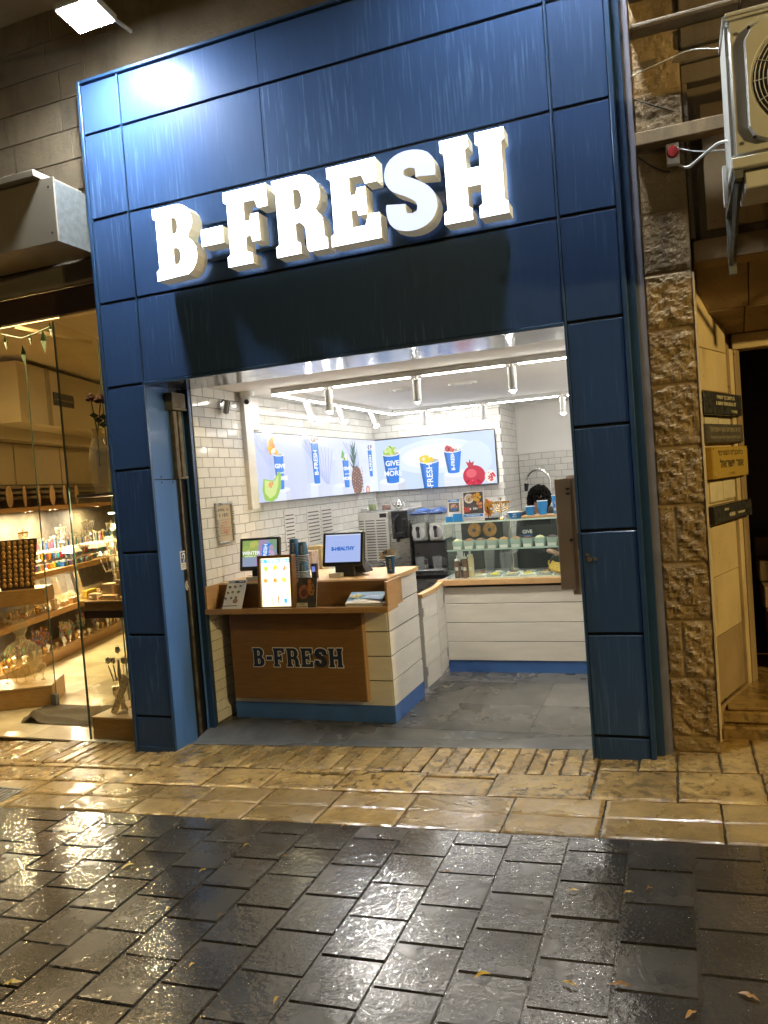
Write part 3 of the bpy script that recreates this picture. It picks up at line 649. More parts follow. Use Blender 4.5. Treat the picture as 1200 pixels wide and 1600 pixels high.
stp = thing('entry_steps', 'worn yellow stone doorsteps below the dark doorway', 'steps', (4.5, .5, gz(4.5)))
part('step', box(3.855, .352, gz(3.9)-.05, 5.2, .75, .055), 'wet_cream', stp, .012); part('step', box(3.855, .40, .058, 5.2, 1.7, .128), 'wet_cream', stp, .012)
part('landing', box(3.9, .43, .13, 5.2, 2.5, .15), 'wet_cream', stp, .004)
for i in range(5): part('inner_step', box(4.25, 1.3+i*.26, .15+i*.16, 5.6, 1.56+i*.26, .31+i*.16), 'old_stone', stp, .01)

# sign boards on the reveal
def plaque(name, label, x0, x1, z0, z1, col, out, lines, tilt=0, rough=.3):
    d = Draw(.0008); w_, h_ = x1-x0, z1-z0; d.rect(col, .004, .004, w_-.004, h_-.004)
    for (c, s, cx, cy, sz, bd) in lines: d.strokes(c, cx*w_, cy*h_, bd*w_, sz) if s is None else d.text(c, s, cx*w_, cy*h_, sz, bd, sx=1.75)
    t = thing(name, label, 'sign', tuple(TS @ Vector((x0, -out, z0))))
    part('board', box(x0, -out, z0, x1, .029, z1, T=TS), pm(name+'_board', col, rough, var=.08, scale=12), t, .002)
    o = TS @ Vector((x0, -out-.001, z0)); d.build('lettering', o, U, (0, 0, 1), 'print', t)
    for (a, b) in ((.03, .06), (.97, .06), (.03, .94), (.97, .94)): q = TS @ Vector((x0+w_*a, -out, z0+h_*b)); part('screw', MB().cyl(q, q+Nn*.004, .005, n=8), 'chrome', t)
    return t
def heb(s): return s[::-1]
INK = (.62, .55, .38); BK = (.012, .011, .01)
plaque('street_number_sign', 'top black address sign reading 5 BEN YEHUDA ST on the entry wall', 0, .71, 1.855, 1.985, BK, .02,
    [(INK, heb('רחוב בן יהודה')+' 5', .55, .79, .03, .0012), (INK, '5 BEN YEHUDA ST', .55, .5, .027, .0012), (INK, heb("קומה א'"), .76, .17, .021, .001)])
plaque('study_house_sign', 'dull dark metal plate with two raised Hebrew lines under the address sign', .02, .72, 1.69, 1.80, (.07, .06, .045), .015,
    [((.3, .25, .16), heb('בית מדרש אור-ישראל'), .5, .7, .038, .0014), ((.3, .25, .16), heb('מכון ללימוד מוסר ומורשת היהדות'), .5, .28, .024, .001)])
plaque('yellow_synagogue_sign', 'mustard yellow plate with large dark Hebrew letters', .045, .735, 1.48, 1.665, (.45, .29, .04), .03,
    [((.05, .03, .01), heb('ביהכנ"ס המרכזי'), .5, .8, .042, .001), ((.05, .03, .01), heb('אור ישראל'), .52, .45, .062, .0018), ((.12, .07, .02), heb("קומה ב'"), .5, .13, .022, 0)])
plaque('entry_name_plate', 'lowest black plate on the entry wall with two worn lines of pale lettering', .0, .745, 1.225, 1.325, BK, .035,
    [(INK, None, .5, .72, .018, .48), (INK, None, .4, .36, .026, .32), (INK, None, .68, .36, .016, .22)])
for (a, b, z0, z1, lb) in ((.12, .37, 1.803, 1.845, 'narrow strip of cream paper on the left between the two upper plates'), (.375, .6, 1.803, 1.838, 'narrow strip of cream paper on the right between the two upper plates'), (.14, .38, 1.345, 1.465, 'blank cream paper notice on the left under the yellow plate'), (.385, .62, 1.35, 1.468, 'blank cream paper notice on the right under the yellow plate')):
    if lb: solo('paper_notice', box(a, .022, z0, b, .0295, z1, T=TS), pm('paper', (.6, .52, .36), .7, var=.1, scale=12), lb, 'notice')
# faulty cloth on the wall: small electrical things
sw = thing('isolator_switch', 'white weatherproof isolator switch with a round red knob on the dark wall', 'switch', (3.78, .1, 3.17))
part('switch_box', box(3.745, .05, 3.17, 3.81, .1, 3.28), 'white_plastic', sw, .006)
part('knob', MB().cyl((3.778, .05, 3.228), (3.778, .028, 3.228), .03, .026, 16).box(3.770, .018, 3.2, 3.786, .03, 3.256), pm('red_plastic', (.35, .02, .02), .4), sw, smooth=True)
def cable(name, label, pts, r, mat='grey_plastic'):
    P = []; pts = [Vector(p) for p in pts]
    for i in range(len(pts)-1):
        a, b, c, d_ = [pts[max(0, min(len(pts)-1, q))] for q in (i-1, i, i+1, i+2)]
        for j in range(5): u = j/5; P.append(.5*((2*b)+(c-a)*u+(2*a-5*b+4*c-d_)*u*u+(3*b-a-3*c+d_)*u**3))
    P.append(pts[-1]); return solo(name, MB().tube(P, r), mat, label, 'cable', smooth=True)
cable('power_cable', 'thick pale cable curving from the red switch to the air conditioner', [(3.80, .075, 3.17), (3.85, .03, 3.13), (3.92, -.1, 3.13), (3.98, -.3, 3.1), (4.05, -.42, 3.05)], .008, 'ac_white')
cable('thin_cable', 'thin grey wire slung from the blue portal edge to the air conditioner', [(3.60, .09, 3.33), (3.75, .06, 3.27), (3.9, -.05, 3.17), (4.03, -.3, 3.06)], .0035)
cable('thin_cable', 'thin dark wire crossing the upper recess under the stone ledge', [(3.60, .08, 3.56), (3.72, .1, 3.5), (3.84, .12, 3.44), (3.9, .15, 3.38)], .003, 'rubber')
cable('thin_cable', 'long thin wire running along the string course toward the air conditioner', [(3.59, .07, 3.68), (3.75, .06, 3.71), (3.9, .03, 3.72), (4.05, -.1, 3.62)], .003, 'ac_white')
cable('thin_cable', 'short dark wire drooping below the red switch', [(3.60, .09, 3.26), (3.66, .085, 3.2), (3.72, .09, 3.16), (3.76, .1, 3.15)], .004, 'rubber')
# air conditioner
ac = thing('air_conditioner', 'large cream outdoor air conditioner unit on brackets over the doorway', 'air conditioner', (4.45, -.3, 2.9))
ax0, ax1, ay0, ay1, az0, az1 = 4.01, 4.93, -.53, -.2, 2.93, 3.575
part('casing', box(ax0, ay0, az0, ax1, ay1, az1-.03), 'ac_white', ac, .022, smooth=True, seg=3)
part('lid', box(ax0-.006, ay0-.008, az1-.034, ax1+.006, ay1+.006, az1), 'ac_white', ac, .012, smooth=True, seg=2)
part('base_rail', box(ax0-.004, ay0-.012, az0-.045, ax1+.004, ay1, az0+.004), 'ac_white', ac, .005)
fc = Vector((4.345, ay0, 3.24)); fr_ = .235
pl = MB(); n = 40; V = []
for i in range(n):
    a = 2*PI*i/n+PI/4; ca, sa = math.cos(a), math.sin(a); q = .262/max(abs(ca), abs(sa)); q = min(q, .335)
    for rr, yy in ((fr_, -.006), (fr_+.012, -.024), (q-.008, -.024), (q, -.002)): V.append((fc.x+rr*ca, fc.y+yy, fc.z+rr*sa))
F = []
for i in range(n):
    j = (i+1) % n
    for s in range(3): F.append((i*4+s, j*4+s, j*4+s+1, i*4+s+1))
part('fan_surround', MB().add(V, F), 'ac_white', ac)
part('fan_cavity', MB().cyl((fc.x, fc.y-.004, fc.z), (fc.x, fc.y-.0035, fc.z), fr_, n=40), 'ac_dark', ac)
gr = MB()
for k in range(13):
    r = .03+k*.0165; gr.tube([(fc.x+r*math.cos(2*PI*i/40), fc.y-.024-.012*(1-(r/.235)**2), fc.z+r*math.sin(2*PI*i/40)) for i in range(41)], .0022, 4)
for k in range(16):
    a = 2*PI*k/16; gr.tube([(fc.x+r*math.cos(a), fc.y-.027-.012*(1-(r/.235)**2), fc.z+r*math.sin(a)) for r in (.02, .1, .17, .235)], .002, 4)
part('fan_grille', gr, 'ac_white', ac)
for k in range(3):
    a = 2*PI*k/3; bl = MB(); bl.add([(fc.x+r*math.cos(a+t), fc.y-.008-.01*q, fc.z+r*math.sin(a+t)) for r in (.05, .12, .2) for t, q in ((-.35, 0), (.35, 1))], [(0, 1, 3, 2), (2, 3, 5, 4)])
    part('fan_blade', bl, pm('fan_grey', (.25, .27, .3), .4), ac)
part('fan_hub', MB().cyl((fc.x, fc.y-.03, fc.z), (fc.x, fc.y-.042, fc.z), .032, n=16), 'ac_white', ac)
for (x, z) in ((4.105, 3.475), (4.585, 3.475), (4.105, 3.0)): part('screw', MB().cyl((x, ay0-.026, z), (x, ay0-.023, z), .008, n=10), 'black_plastic', ac)
for x in (4.035, 4.86):
    b = MB().box(x-.018, ay0, az0-.085, x+.018, .1, az0-.047).box(x-.018, .06, az0-.38, x+.018, .1, az0-.085); b.tube([(x, ay0+.06, az0-.08), (x, .08, az0-.33)], .016, 4)
    part('bracket', b, 'galv', ac)
part('drain_pan', box(4.06, ay0+.03, az0-.13, 4.9, ay1-.03, az0-.047), 'ac_white', ac, .006)
part('side_tag', box(3.985, -.33, 2.80, 4.0, -.27, 2.98), 'white_plastic', ac)
# ---------------------------------------------------------------- left: canopy box over the souvenir shop
cb = thing('shutter_canopy_box', 'grey metal shutter box projecting above the souvenir shop window', 'shutter box', (-2, -.1, 3.4))
part('front_plate', box(-4.5, -.3, 3.36, -.018, -.285, 3.78), pm('canopy_grey', (.27, .235, .18), .5, .1, var=.06), cb, .002)
part('top_lip', box(-4.5, -.36, 3.785, -.12, .09, 3.83), 'canopy_grey', cb, .003)
part('end_plate', box(-.03, -.284, 3.36, -.018, .092, 3.76), 'galv', cb, .002)
part('bottom_plate', box(-4.5, -.284, 3.365, -.031, .09, 3.38), 'canopy_grey', cb)
part('screw', MB().cyl((-.06, -.3, 3.72), (-.06, -.303, 3.72), .008, n=8).cyl((-.06, -.3, 3.42), (-.06, -.303, 3.42), .008, n=8), 'black_plastic', cb)
solo('fascia_board', box(-6, .1, 3.2, -.02, .14, 3.357), 'canopy_grey', 'pale fascia strip under the shutter box of the souvenir shop', 'fascia')
solo('fascia_beam', box(-6, .145, 3.02, -.02, .2, 3.2), 'dark_wood', 'dark brown beam over the souvenir shop glass', 'beam')

# ---------------------------------------------------------------- street lamp behind the viewer (its light is what reaches the stone)
def street_lamp(x, y, z, power, label, col=(1, .74, .31)):
    t = thing('street_lamp', label, 'street lamp', (x, y, gz(x)), 'street lamps on the far side of the lane')
    part('pole', MB().cyl((x, y, gz(x)), (x, y, z+.3), .06, .04, 12), 'dark_steel', t, smooth=True)
    part('lantern_roof', MB().lathe([(.26, 0), (.2, .06), (.05, .16)], 12, Matrix.Translation((x, y+.0, z+.3))), 'dark_steel', t)
    part('lantern_glass', MB().lathe([(.08, -.32), (.19, -.02)], 12, Matrix.Translation((x, y, z+.3))), 'glass', t)
    ld = bpy.data.lights.new('lamp_light', 'POINT'); ld.energy = power; ld.color = col; ld.shadow_soft_size = .09
    lo = bpy.data.objects.new('lamp_bulb', ld); COL.objects.link(lo); lo.parent = t; lo.location = (0, 0, z+.12-gz(x))
street_lamp(.6, -7.2, 5.6, STREET*.3, 'black street lantern standing across the lane, warm light')
street_lamp(8.6, -2.7, 3.55, STREET*2.2, 'black street lantern further right along the lane, warm light')
# ================================================================== juice shop interior
CZ = 2.43
fl = structure('shop_floor', box(.30, .52, FZ-.05, 3.6, 6.4, FZ-.008), 'wet_joint')
for i in range(6):
    for j in range(10):
        x0, y0 = .30+i*.6-.0, .52+j*.6
        if i == 0: x0 = .32
        part('floor_tile', box(x0+.0015, y0+.0015, FZ-.007, .30+(i+1)*.6-.0015, min(y0+.6, 6.4)-.0015, FZ+R(0, .0008)), 'shop_floor', fl)
part('threshold_ramp', MB().add([(.345, .17, gz(.345)-.004), (3.17, .17, gz(3.17)-.008), (3.17, .518, FZ), (.345, .518, FZ), (.345, .17, -.3), (3.17, .17, -.3), (3.17, .518, -.3), (.345, .518, -.3)], [(0, 1, 2, 3), (0, 4, 5, 1), (3, 2, 6, 7), (0, 3, 7, 4), (1, 5, 6, 2)]), 'shop_floor', fl)
structure('shop_ceiling', box(.2, .474, CZ, 3.8, 6.4, CZ+.1), 'plaster')
def tile_wall(name, o, u, width, z0, z1, skip=(), tw=.152, th=.0762, lim=300, off=0, label=None, thick=.08, zsk=None):
    """o = left bottom corner on the visible face as seen by the viewer; u = direction to the right"""
    o, u = Vector(o), Vector(u).normalized(); n = Vector((u.y, -u.x, 0))      # n points to the viewer
    T = Matrix(((u.x, -n.x, 0, o.x), (u.y, -n.y, 0, o.y), (0, 0, 1, 0), (0, 0, 0, 1)))
    wl = structure(name, box(0, 0, z0, width, thick, z1, T=T), 'grout'); cache = {}; items = []; g = .0035
    r = 0; z = z1
    while z > z0+.02:
        zb = max(z-th, z0); x = -(tw/2 if r % 2 else 0)-off
        while x < width-.005:
            a, b = max(x, 0), min(x+tw, width)
            if b-a > .012 and not any(a > s[0]-.01 and b < s[1]+.01 and zb > s[2]-.01 and z < s[3]+.01 for s in skip): items.append((a+g/2, b-g/2, zb+g/2, z-g/2))
            x += tw
        z -= th; r += 1
    rest = MB()
    vis = [it for it in items if zsk is None or it[2] > zsk]; items = vis
    for k, (a, b, c, d) in enumerate(items):
        if k < lim:
            key = (round(b-a, 3), round(d-c, 3))
            if key not in cache:
                mb = box(-(b-a)/2, -.0045, -(d-c)/2, (b-a)/2, 0, (d-c)/2); me = bpy.data.meshes.new('wall_tile'); me.from_pydata(mb.v, [], mb.f)
                bm = bmesh.new(); bm.from_mesh(me); bmesh.ops.recalc_face_normals(bm, faces=bm.faces)
                bmesh.ops.bevel(bm, geom=[e for e in bm.edges if all(v.co.y < -.001 for v in e.verts)], offset=.0022, segments=1, affect='EDGES'); bm.to_mesh(me); bm.free(); me.materials.append(M('tile')); cache[key] = me
            t = link('wall_tile', cache[key], wl); t.location = T @ Vector(((a+b)/2, 0, (c+d)/2)); t.rotation_euler = (R(-.005, .005), 0, math.atan2(u.y, u.x)+R(-.006, .006))
        else: rest.box(a, -.0045, c, b, 0, d, T=T)
    if rest.v: q = part('wall_tile_remainder', rest, 'tile', wl); q['kind'] = 'stuff'
    return wl
# near left wall (x=.40), runs in depth
tile_wall('near_tiled_wall', (.40, .44, 0), (0, 1, 0), .70, FZ, CZ, zsk=-.1, thick=.06)
tile_wall('left_tiled_wall', (.345, 1.16, 0), (0, 1, 0), 3.04, .7, CZ, skip=[(.07, 3.04, 1.51, 2.12)], thick=.05)
tile_wall('back_tiled_wall', (.345, 4.2, 0), (1, 0, 0), 1.555, .62, CZ, skip=[(0, 1.48, 1.51, 2.12)], off=.05)
tile_wall('return_tiled_wall', (1.90, 4.21, 0), (0, 1, 0), .9, .6, CZ, off=.03, thick=.0795) if False else None
# the return faces right (+x): tiles seen at a slant
def return_wall():
    wl = structure('return_tiled_wall', box(1.82, 4.285, FZ, 1.9, 5.1, CZ), 'grout'); mb = None; r = 0; z = CZ; cnt = 0
    while z > .75:
        y = 4.205-(.076 if r % 2 else 0)
        while y < 5.08:
            a, b = max(y, 4.205), min(y+.152, 5.09)
            if b-a > .02: part('wall_tile', box(1.9, a+.0018, max(.6, z-.0745), 1.9045, b-.0018, z-.0018), 'tile', wl, .0015)
            y += .152
        z -= .0762; r += 1
return_wall()
tile_wall('far_tiled_wall', (1.905, 5.1, 0), (1, 0, 0), 1.6, .7, 1.83, off=.02)
structure('far_plaster_wall', box(1.82, 5.095, 1.832, 3.6, 5.2, CZ), 'plaster')
structure('right_shop_wall', box(3.42, .31, FZ, 3.5, 5.2, CZ), 'plaster')
structure('left_shop_backing', box(.2, .44, FZ, .285, 4.3, CZ+.05), 'plaster')
pil = solo('wall_pilaster', box(.30, 1.12, 1.47, .445, 1.24, CZ-.001), 'white_board', 'tall cream boxed pilaster between the near tiles and the menu screens', 'pilaster', bevel=.003)
solo('speaker_box', box(.352, 1.26, 2.13, .41, 1.42, 2.40), 'white_plastic', 'white flat speaker box above the left end of the menu screens', 'speaker', bevel=.01)
# ---------------------------------------------------------------- track light: one loop with nine heads
tk = thing('track_light', 'rectangular white ceiling track with a glowing line and cylindrical spot heads', 'track light', (1.7, 2.5, 2.39))
xa, xb, ya, yb, tz = .70, 3.35, 1.15, 3.95, 2.385
glow = emat('glow_line', (1, .965, .9), TRACK)
segs = [((xa, ya), (xb, ya)), ((xa, ya), (xa, yb)), ((xa, yb), (xb, yb)), ((xb, ya), (xb, yb))]
for (a, b) in segs:
    dx = .016 if a[0] == b[0] else 0; dy = .016 if a[1] == b[1] else 0
    part('track_rail', box(a[0]-dx-.0, a[1]-dy, tz, b[0]+dx, b[1]+dy, CZ-.001), 'white_plastic', tk)
heads = [(1.19, ya, 0, 0, 0), (1.92, ya, -.1, .25, 0), (2.64, ya, 0, 0, 0), (xa, 1.75, .45, -.25, 1), (xa, 2.45, .45, -.25, 1), (xa, 3.3, .45, -.25, 1), (1.1, yb, 0, -.1, 1), (1.78, yb, .0, -.1, 1), (2.63, yb, 0, -.1, 1), (xb, 2.5, -.3, 0, 1), (3.2, ya, 0, .1, 0)]
def run(a, b, skips):
    L_ = math.hypot(b[0]-a[0], b[1]-a[1]); d = ((b[0]-a[0])/L_, (b[1]-a[1])/L_); cuts = [0]
    for s in sorted(skips): cuts += [s-.05, s+.05]
    cuts.append(L_)
    for i in range(0, len(cuts), 2):
        p, q = cuts[i], cuts[i+1]
        if q-p < .05: continue
        x0, y0, x1, y1 = a[0]+d[0]*p, a[1]+d[1]*p, a[0]+d[0]*q, a[1]+d[1]*q; ox, oy = .011*abs(d[1]), .011*abs(d[0])
        part('light_strip', box(x0-ox, y0-oy, tz-.008, x1+ox, y1+oy, tz-.001), glow, tk)
run(segs[0][0], segs[0][1], [h[0]-xa for h in heads if h[1] == ya]); run(segs[1][0], segs[1][1], [h[1]-ya for h in heads if h[0] == xa])
run(segs[2][0], segs[2][1], [h[0]-xa for h in heads if h[1] == yb]); run(segs[3][0], segs[3][1], [h[1]-ya for h in heads if h[0] == xb])
for (x, y, tx, ty, lit) in heads:
    dr = Vector((tx, ty, -1)).normalized(); a = Vector((x, y, tz-.02)); b = a+dr*.17
    q_ = (b-a).to_track_quat('Z', 'Y').to_matrix().to_4x4(); L_ = (b-a).length
    hd_ = part('spot_head', MB().lathe([(.001, 0), (.031, 0), (.031, L_), (.028, L_), (.027, L_-.045), (.001, L_-.045)], 20, Matrix.Translation(a) @ q_, cap=False), 'white_plastic', tk, smooth=True)
    part('swivel', MB().cyl((x, y, tz), (x, y, tz-.03), .012, n=10), 'white_plastic', hd_); part('bulb', MB().ball(tuple(b+dr*.004), .014, n=10), emat('bulb_glow', (1, .965, .9), 420), hd_); b = b-dr*.044
    part('spot_lens', MB().cyl(b, b+dr*.003, .026, n=16), emat('spot_glow', (1, .965, .9), SPOT if lit else SPOT*.5) if lit else emat('spot_glow_low', (1, .88, .68), SPOT*.8), hd_)
for (x, y, r, lb) in ((1.45, 2.17, .11, 'left flat round speaker grille in the shop ceiling'), (2.0, 2.22, .13, 'middle and largest round air diffuser in the shop ceiling'), (2.45, 4.3, .12, 'rear round air diffuser near the far plaster wall')):
    t = thing('ceiling_diffuser', lb, 'air vent', (x, y, CZ-.02), 'round vents in the shop ceiling')
    part('outer_ring', MB().lathe([(r, 0), (r*.9, -.014), (r*.72, -.012)], 28, Matrix.Translation((x, y, CZ-.001)), cap=False), 'white_plastic', t, smooth=True)
    part('inner_disc', MB().lathe([(r*.66, -.002), (r*.6, -.02), (r*.2, -.024)], 28, Matrix.Translation((x, y, CZ-.001))), 'white_plastic', t, smooth=True)
c = thing('dome_camera', 'white dome security camera at the top of the cream pilaster', 'security camera', (.47, 1.12, 2.36))
part('mount', MB().lathe([(.06, 0), (.058, -.03), (.045, -.045)], 20, Matrix.Translation((.48, 1.12, CZ-.002))), 'white_plastic', c, smooth=True)
part('eyeball', MB().ball((.485, 1.10, CZ-.065), .038, n=16), 'white_plastic', c, smooth=True); part('camera_lens', MB().cyl((.50, 1.07, CZ-.085), (.508, 1.053, CZ-.094), .02, n=14), 'black_plastic', c)
c = thing('motion_sensor', 'small black faced sensor box on an arm on the near tiled wall', 'sensor', (.45, .85, 2.25))
Ts = Matrix.Translation((.455, .84, 2.29)) @ Matrix.Rotation(.5, 4, 'Z') @ Matrix.Rotation(.25, 4, 'Y')
part('sensor_body', box(-.02, -.045, -.055, .014, .035, .05, T=Ts), 'grey_plastic', c, .006); part('sensor_face', box(.0145, -.04, -.05, .02, .03, .045, T=Ts), 'black_plastic', c, .003)
part('sensor_arm', MB().tube([(.405, .84, 2.33), (.43, .84, 2.35), (.45, .84, 2.33)], .006), 'grey_plastic', c)
# framed certificate
c = thing('framed_certificate', 'silver framed certificate with faded Hebrew text on the near tiled wall', 'certificate', (.405, .73, 1.235))
y0, y1, z0, z1 = .618, .862, 1.225, 1.548; f = MB()
for a in ((y0, z0, y1, z0+.02), (y0, z1-.02, y1, z1), (y0, z0+.02, y0+.02, z1-.02), (y1-.02, z0+.02, y1, z1-.02)): f.box(.4055, a[0], a[1], .425, a[2], a[3])
part('frame', f, 'steel', c, .003)
d = Draw(); d.rect((.5, .42, .28), 0, 0, .2, .28).strokes((.1, .08, .05), .1, .245, .15, .024).strokes((.12, .1, .06), .1, .205, .13, .032)
for i in range(7): d.rect((.35, .2, .1) if i % 2 else (.3, .28, .22), .02, .165-i*.02, .18-.01*(i % 3), .17-i*.02)
d.blobs([(.5, .3, .15), (.4, .35, .2), (.55, .2, .1)], .1, .1, .07, .06, 14, .012)
d.build('certificate_sheet', (.407, y0+.021, z0+.021), (0, 1, 0), (0, 0, 1), 'print', c)

# ---------------------------------------------------------------- menu screens
def cup_art(d, x, y, w0, w1, h, txt, fill=CB, tilt=0, vertical=False, ts=.05, ridges=False):
    P = [(x-w0/2, y), (x+w0/2, y), (x+w1/2, y+h), (x-w1/2, y+h)]
    d.poly(fill, P); d.poly(tuple(v*.62 for v in fill), [(x-w0/2, y), (x-w0/2+w0*.16, y), (x-w1/2+w1*.16, y+h), (x-w1/2, y+h)])
    d.disc(fill, x, y, w0/2, w0*.1); 
    if ridges:
        for i in range(7): xx = -w0/2+w0*(.18+i*.11); d.poly(tuple(v*.8 for v in fill), [(x+xx, y+.01), (x+xx+.004, y+.01), (x+xx*1.25+.004+.01*i*.3, y+h-.01), (x+xx*1.25+.01*i*.3, y+h-.01)])
    d.disc((.85, .88, .95), x, y+h, w1/2+.006, w1*.14); d.disc((.5, .45, .4), x, y+h+.003, w1/2-.004, w1*.1)
    if vertical: d.text((.9, .93, 1), txt, x, y+h*.5, ts, .002, PI/2)
    else:
        d.text((.9, .93, 1), 'GIVE', x+.008, y+h*.66, ts, .0025); d.text((.8, .88, 1), 'yourself', x+.006, y+h*.47, ts*.42, .001); d.text((.9, .93, 1), 'MORE', x+.008, y+h*.3, ts, .0025)
def block(d, x, y, w_, h, c=(.72, .77, .9)):
    d.rect(c, x-w_/2, y-h, x+w_/2, y-.001*w_); d.rect(tuple(v*.85 for v in c), x+w_*.22, y-h, x+w_/2, y); d.disc(tuple(min(1, v*1.12) for v in c), x, y, w_/2, w_*.13)
def fruit(d, x, y, rx, ry, cols, n=22, r=.02): d.blobs(cols, x, y, rx, ry, n, r)
# left-hand screens: u runs in depth (0..2.95), v up 0..0.61 ; art squeezed accordingly (x scale 1.9)
d = Draw(.0004); WL, HL = 2.96, .60
d.rect((.54, .59, .8), 0, 0, WL, HL)
for i in range(30): d.rect((.53+.007*i, .585+.0065*i, .81+.005*i), WL*i/30, 0, WL*(i+1)/30, HL)
def palm(x, y, s, n=9):
    for i in range(n):
        a = -.9-.12*i; L_ = .34*s; x0, y0 = x+.08*i*s, y-.01*i
        d.poly((.46, .51, .74), [(x0, y0), (x0+.02*s, y0+.006), (x0+math.cos(a)*L_*1.4+.03, y0+math.sin(a)*L_), (x0+math.cos(a)*L_*1.4, y0+math.sin(a)*L_)])
palm(.95, .56, 1.1); palm(1.95, .56, .9, 6); palm(.02, .6, .8, 4)
import types
def sq(d, k):   # squeeze helper: draw in a 1:1 frame, then stretch u
    s0 = len(d.V); return s0
def stretch(d, s0, x, k): d.V[s0:] = [((vx-x)*k+x, vy, vz) for vx, vy, vz in d.V[s0:]]
def cupL(x, y, w0, w1, h, k=1.75, **kw): s0 = len(d.V); cup_art(d, x, y, w0, w1, h, **kw); stretch(d, s0, x, k)
def blockL(x, y, w_, h, k=1.75): s0 = len(d.V); block(d, x, y, w_, h); stretch(d, s0, x, k)
blockL(.50, .10, .17, .10); blockL(1.19, .13, .13, .13); blockL(1.78, .1, .16, .1); blockL(2.62-.28, .17, .1, .17)
fruit(d, .36, .45, .07, .04, [(.8, .35, .02), (.85, .5, .03), (.8, .7, .5), (.7, .2, .02)], 16, .03); fruit(d, .33, .5, .05, .05, [(.85, .45, .02), (.8, .3, .02)], 8, .028)
cupL(.45, .11, .075, .105, .30, txt='', ts=.052)
fruit(d, .37, .435, .07, .022, [(.8, .4, .02), (.85, .85, .8), (.85, .5, .03)], 14, .02)
cupL(1.19, .14, .075, .095, .40, txt='B-FRESH', vertical=True, ts=.068); fruit(d, 1.19, .565, .07, .025, [(.2, .1, .05), (.1, .05, .03), (.4, .3, .25)], 16, .02)
# pineapple
for i in range(26):
    a = PI/2+R(-1.0, 1.0)*(1-.5*i/26); yy = .27+.2*i/26; L_ = .13*(1.2-.5*abs(a-PI/2)); x0 = 2.12
    d.poly(random.choice([(.03, .08, .05), (.05, .12, .07), (.08, .15, .12)]), [(x0-.02, yy-.02), (x0+.02, yy-.02), (x0+math.cos(a)*L_*1.7, yy+math.sin(a)*L_)])
d.disc((.16, .08, .05), 2.16, .14, .155, .16)
for i in range(6):
    for j in range(8): d.poly(random.choice([(.45, .22, .1), (.35, .15, .08), (.5, .3, .18)]), [(2.05+i*.045+dx, .015+j*.035+(i % 2)*.017+dy) for dx, dy in ((0, -.012), (.018, 0), (0, .012), (-.018, 0))])
cupL(1.83, .08, .07, .095, .29, txt='', ts=.046); fruit(d, 1.79, .40, .07, .035, [(.1, .35, .05), (.85, .8, .6), (.75, .1, .1), (.85, .75, .3)], 16, .022)
d.poly((.12, .4, .08), [(1.70, .38), (1.74, .47), (1.79, .43), (1.77, .39)])
cupL(2.52, .18, .052, .072, .30, txt='B-FRESH', vertical=True, ts=.05); fruit(d, 2.52, .505, .06, .03, [(.12, .1, .2), (.8, .8, .85), (.3, .3, .45)], 14, .017)
d.disc((.5, .15, .1), 2.36, .03, .06, .045); d.disc((.8, .5, .35), 2.36, .03, .04, .03)
# melon slice
d.poly((.3, .55, .08), [(.03, .2), (.0, .1), (.03, .02), (.14, -.0), (.25, .03), (.33, .12), (.35, .24), (.31, .26), (.2, .18)]); d.poly((.6, .72, .25), [(.05, .19), (.04, .08), (.12, .03), (.22, .06), (.28, .14), (.3, .23), (.2, .17)])
fruit(d, .17, .15, .07, .02, [(.8, .4, .1), (.7, .3, .1)], 10, .014)
d.V = [(min(max(a, 0), WL), min(max(b, 0), HL), c_) for a, b, c_ in d.V]
tv = thing('menu_screen', 'long wide lit menu screen on the left wall with cups, melon and a pineapple', 'screen', (.37, 2.7, 1.51))
for (a, b) in ((1.24, 2.21), (2.214, 3.19), (3.194, 4.185)): tvb = part('screen_body', box(.351, a, 1.512, .382, b, 2.118), 'black_plastic', tv)
d.build('picture', (.3825, 1.235, 1.515), (0, 1, 0), (0, 0, 1), SCR, tvb)
# back screen
d = Draw(.0004); WB, HB = 1.44, .60; d.rect((.58, .7, .98), 0, 0, WB, HB)
d.disc((.72, .81, 1), .75, .36, .55, .2, 40); d.disc((.84, .9, 1), .75, .36, .42, .14, 40); d.disc((.92, .96, 1), .7, .36, .25, .08, 30); d.disc((.66, .77, 1), 1.2, .3, .2, .2, 30)
block(d, .19, .11, .32, .2); cup_art(d, .2, .10, .15, .21, .33, '', ts=.082, ridges=True)
fruit(d, .19, .47, .08, .04, [(.35, .6, .05), (.6, .75, .2), (.15, .4, .03), (.7, .75, .5)], 26, .028)
block(d, 1.0, .14, .34, .2); cup_art(d, .95, .16, .135, .21, .25, 'B-FRESH', vertical=True, ts=.058)
fruit(d, .93, .43, .06, .02, [(.45, .02, .05), (.6, .1, .1), (.35, .01, .03)], 16, .022); fruit(d, 1.0, .435, .04, .02, [(.85, .8, .8), (.9, .9, .9)], 8, .02)
cup_art(d, .67, -.1, .17, .235, .41, 'B-FRESH', vertical=True, ts=.1, ridges=True); fruit(d, .64, .34, .07, .03, [(.85, .75, .05), (.8, .6, .02), (.8, .8, .6)], 16, .026)
d.disc((.55, .03, .07), 1.19, .1, .13, .12, 28); d.disc((.75, .12, .16), 1.16, .13, .06, .05); d.poly((.5, .05, .06), [(1.13, .2), (1.1, .27), (1.135, .25), (1.15, .29), (1.165, .25), (1.2, .265), (1.18, .2)])
fruit(d, 1.19, .03, .1, .025, [(.6, .02, .05), (.8, .1, .15), (.4, 0, .03)], 30, .012); d.disc((.85, .8, .75), 1.38, .08, .065, .075); fruit(d, 1.385, .08, .045, .05, [(.55, .02, .05), (.75, .1, .12)], 26, .012)
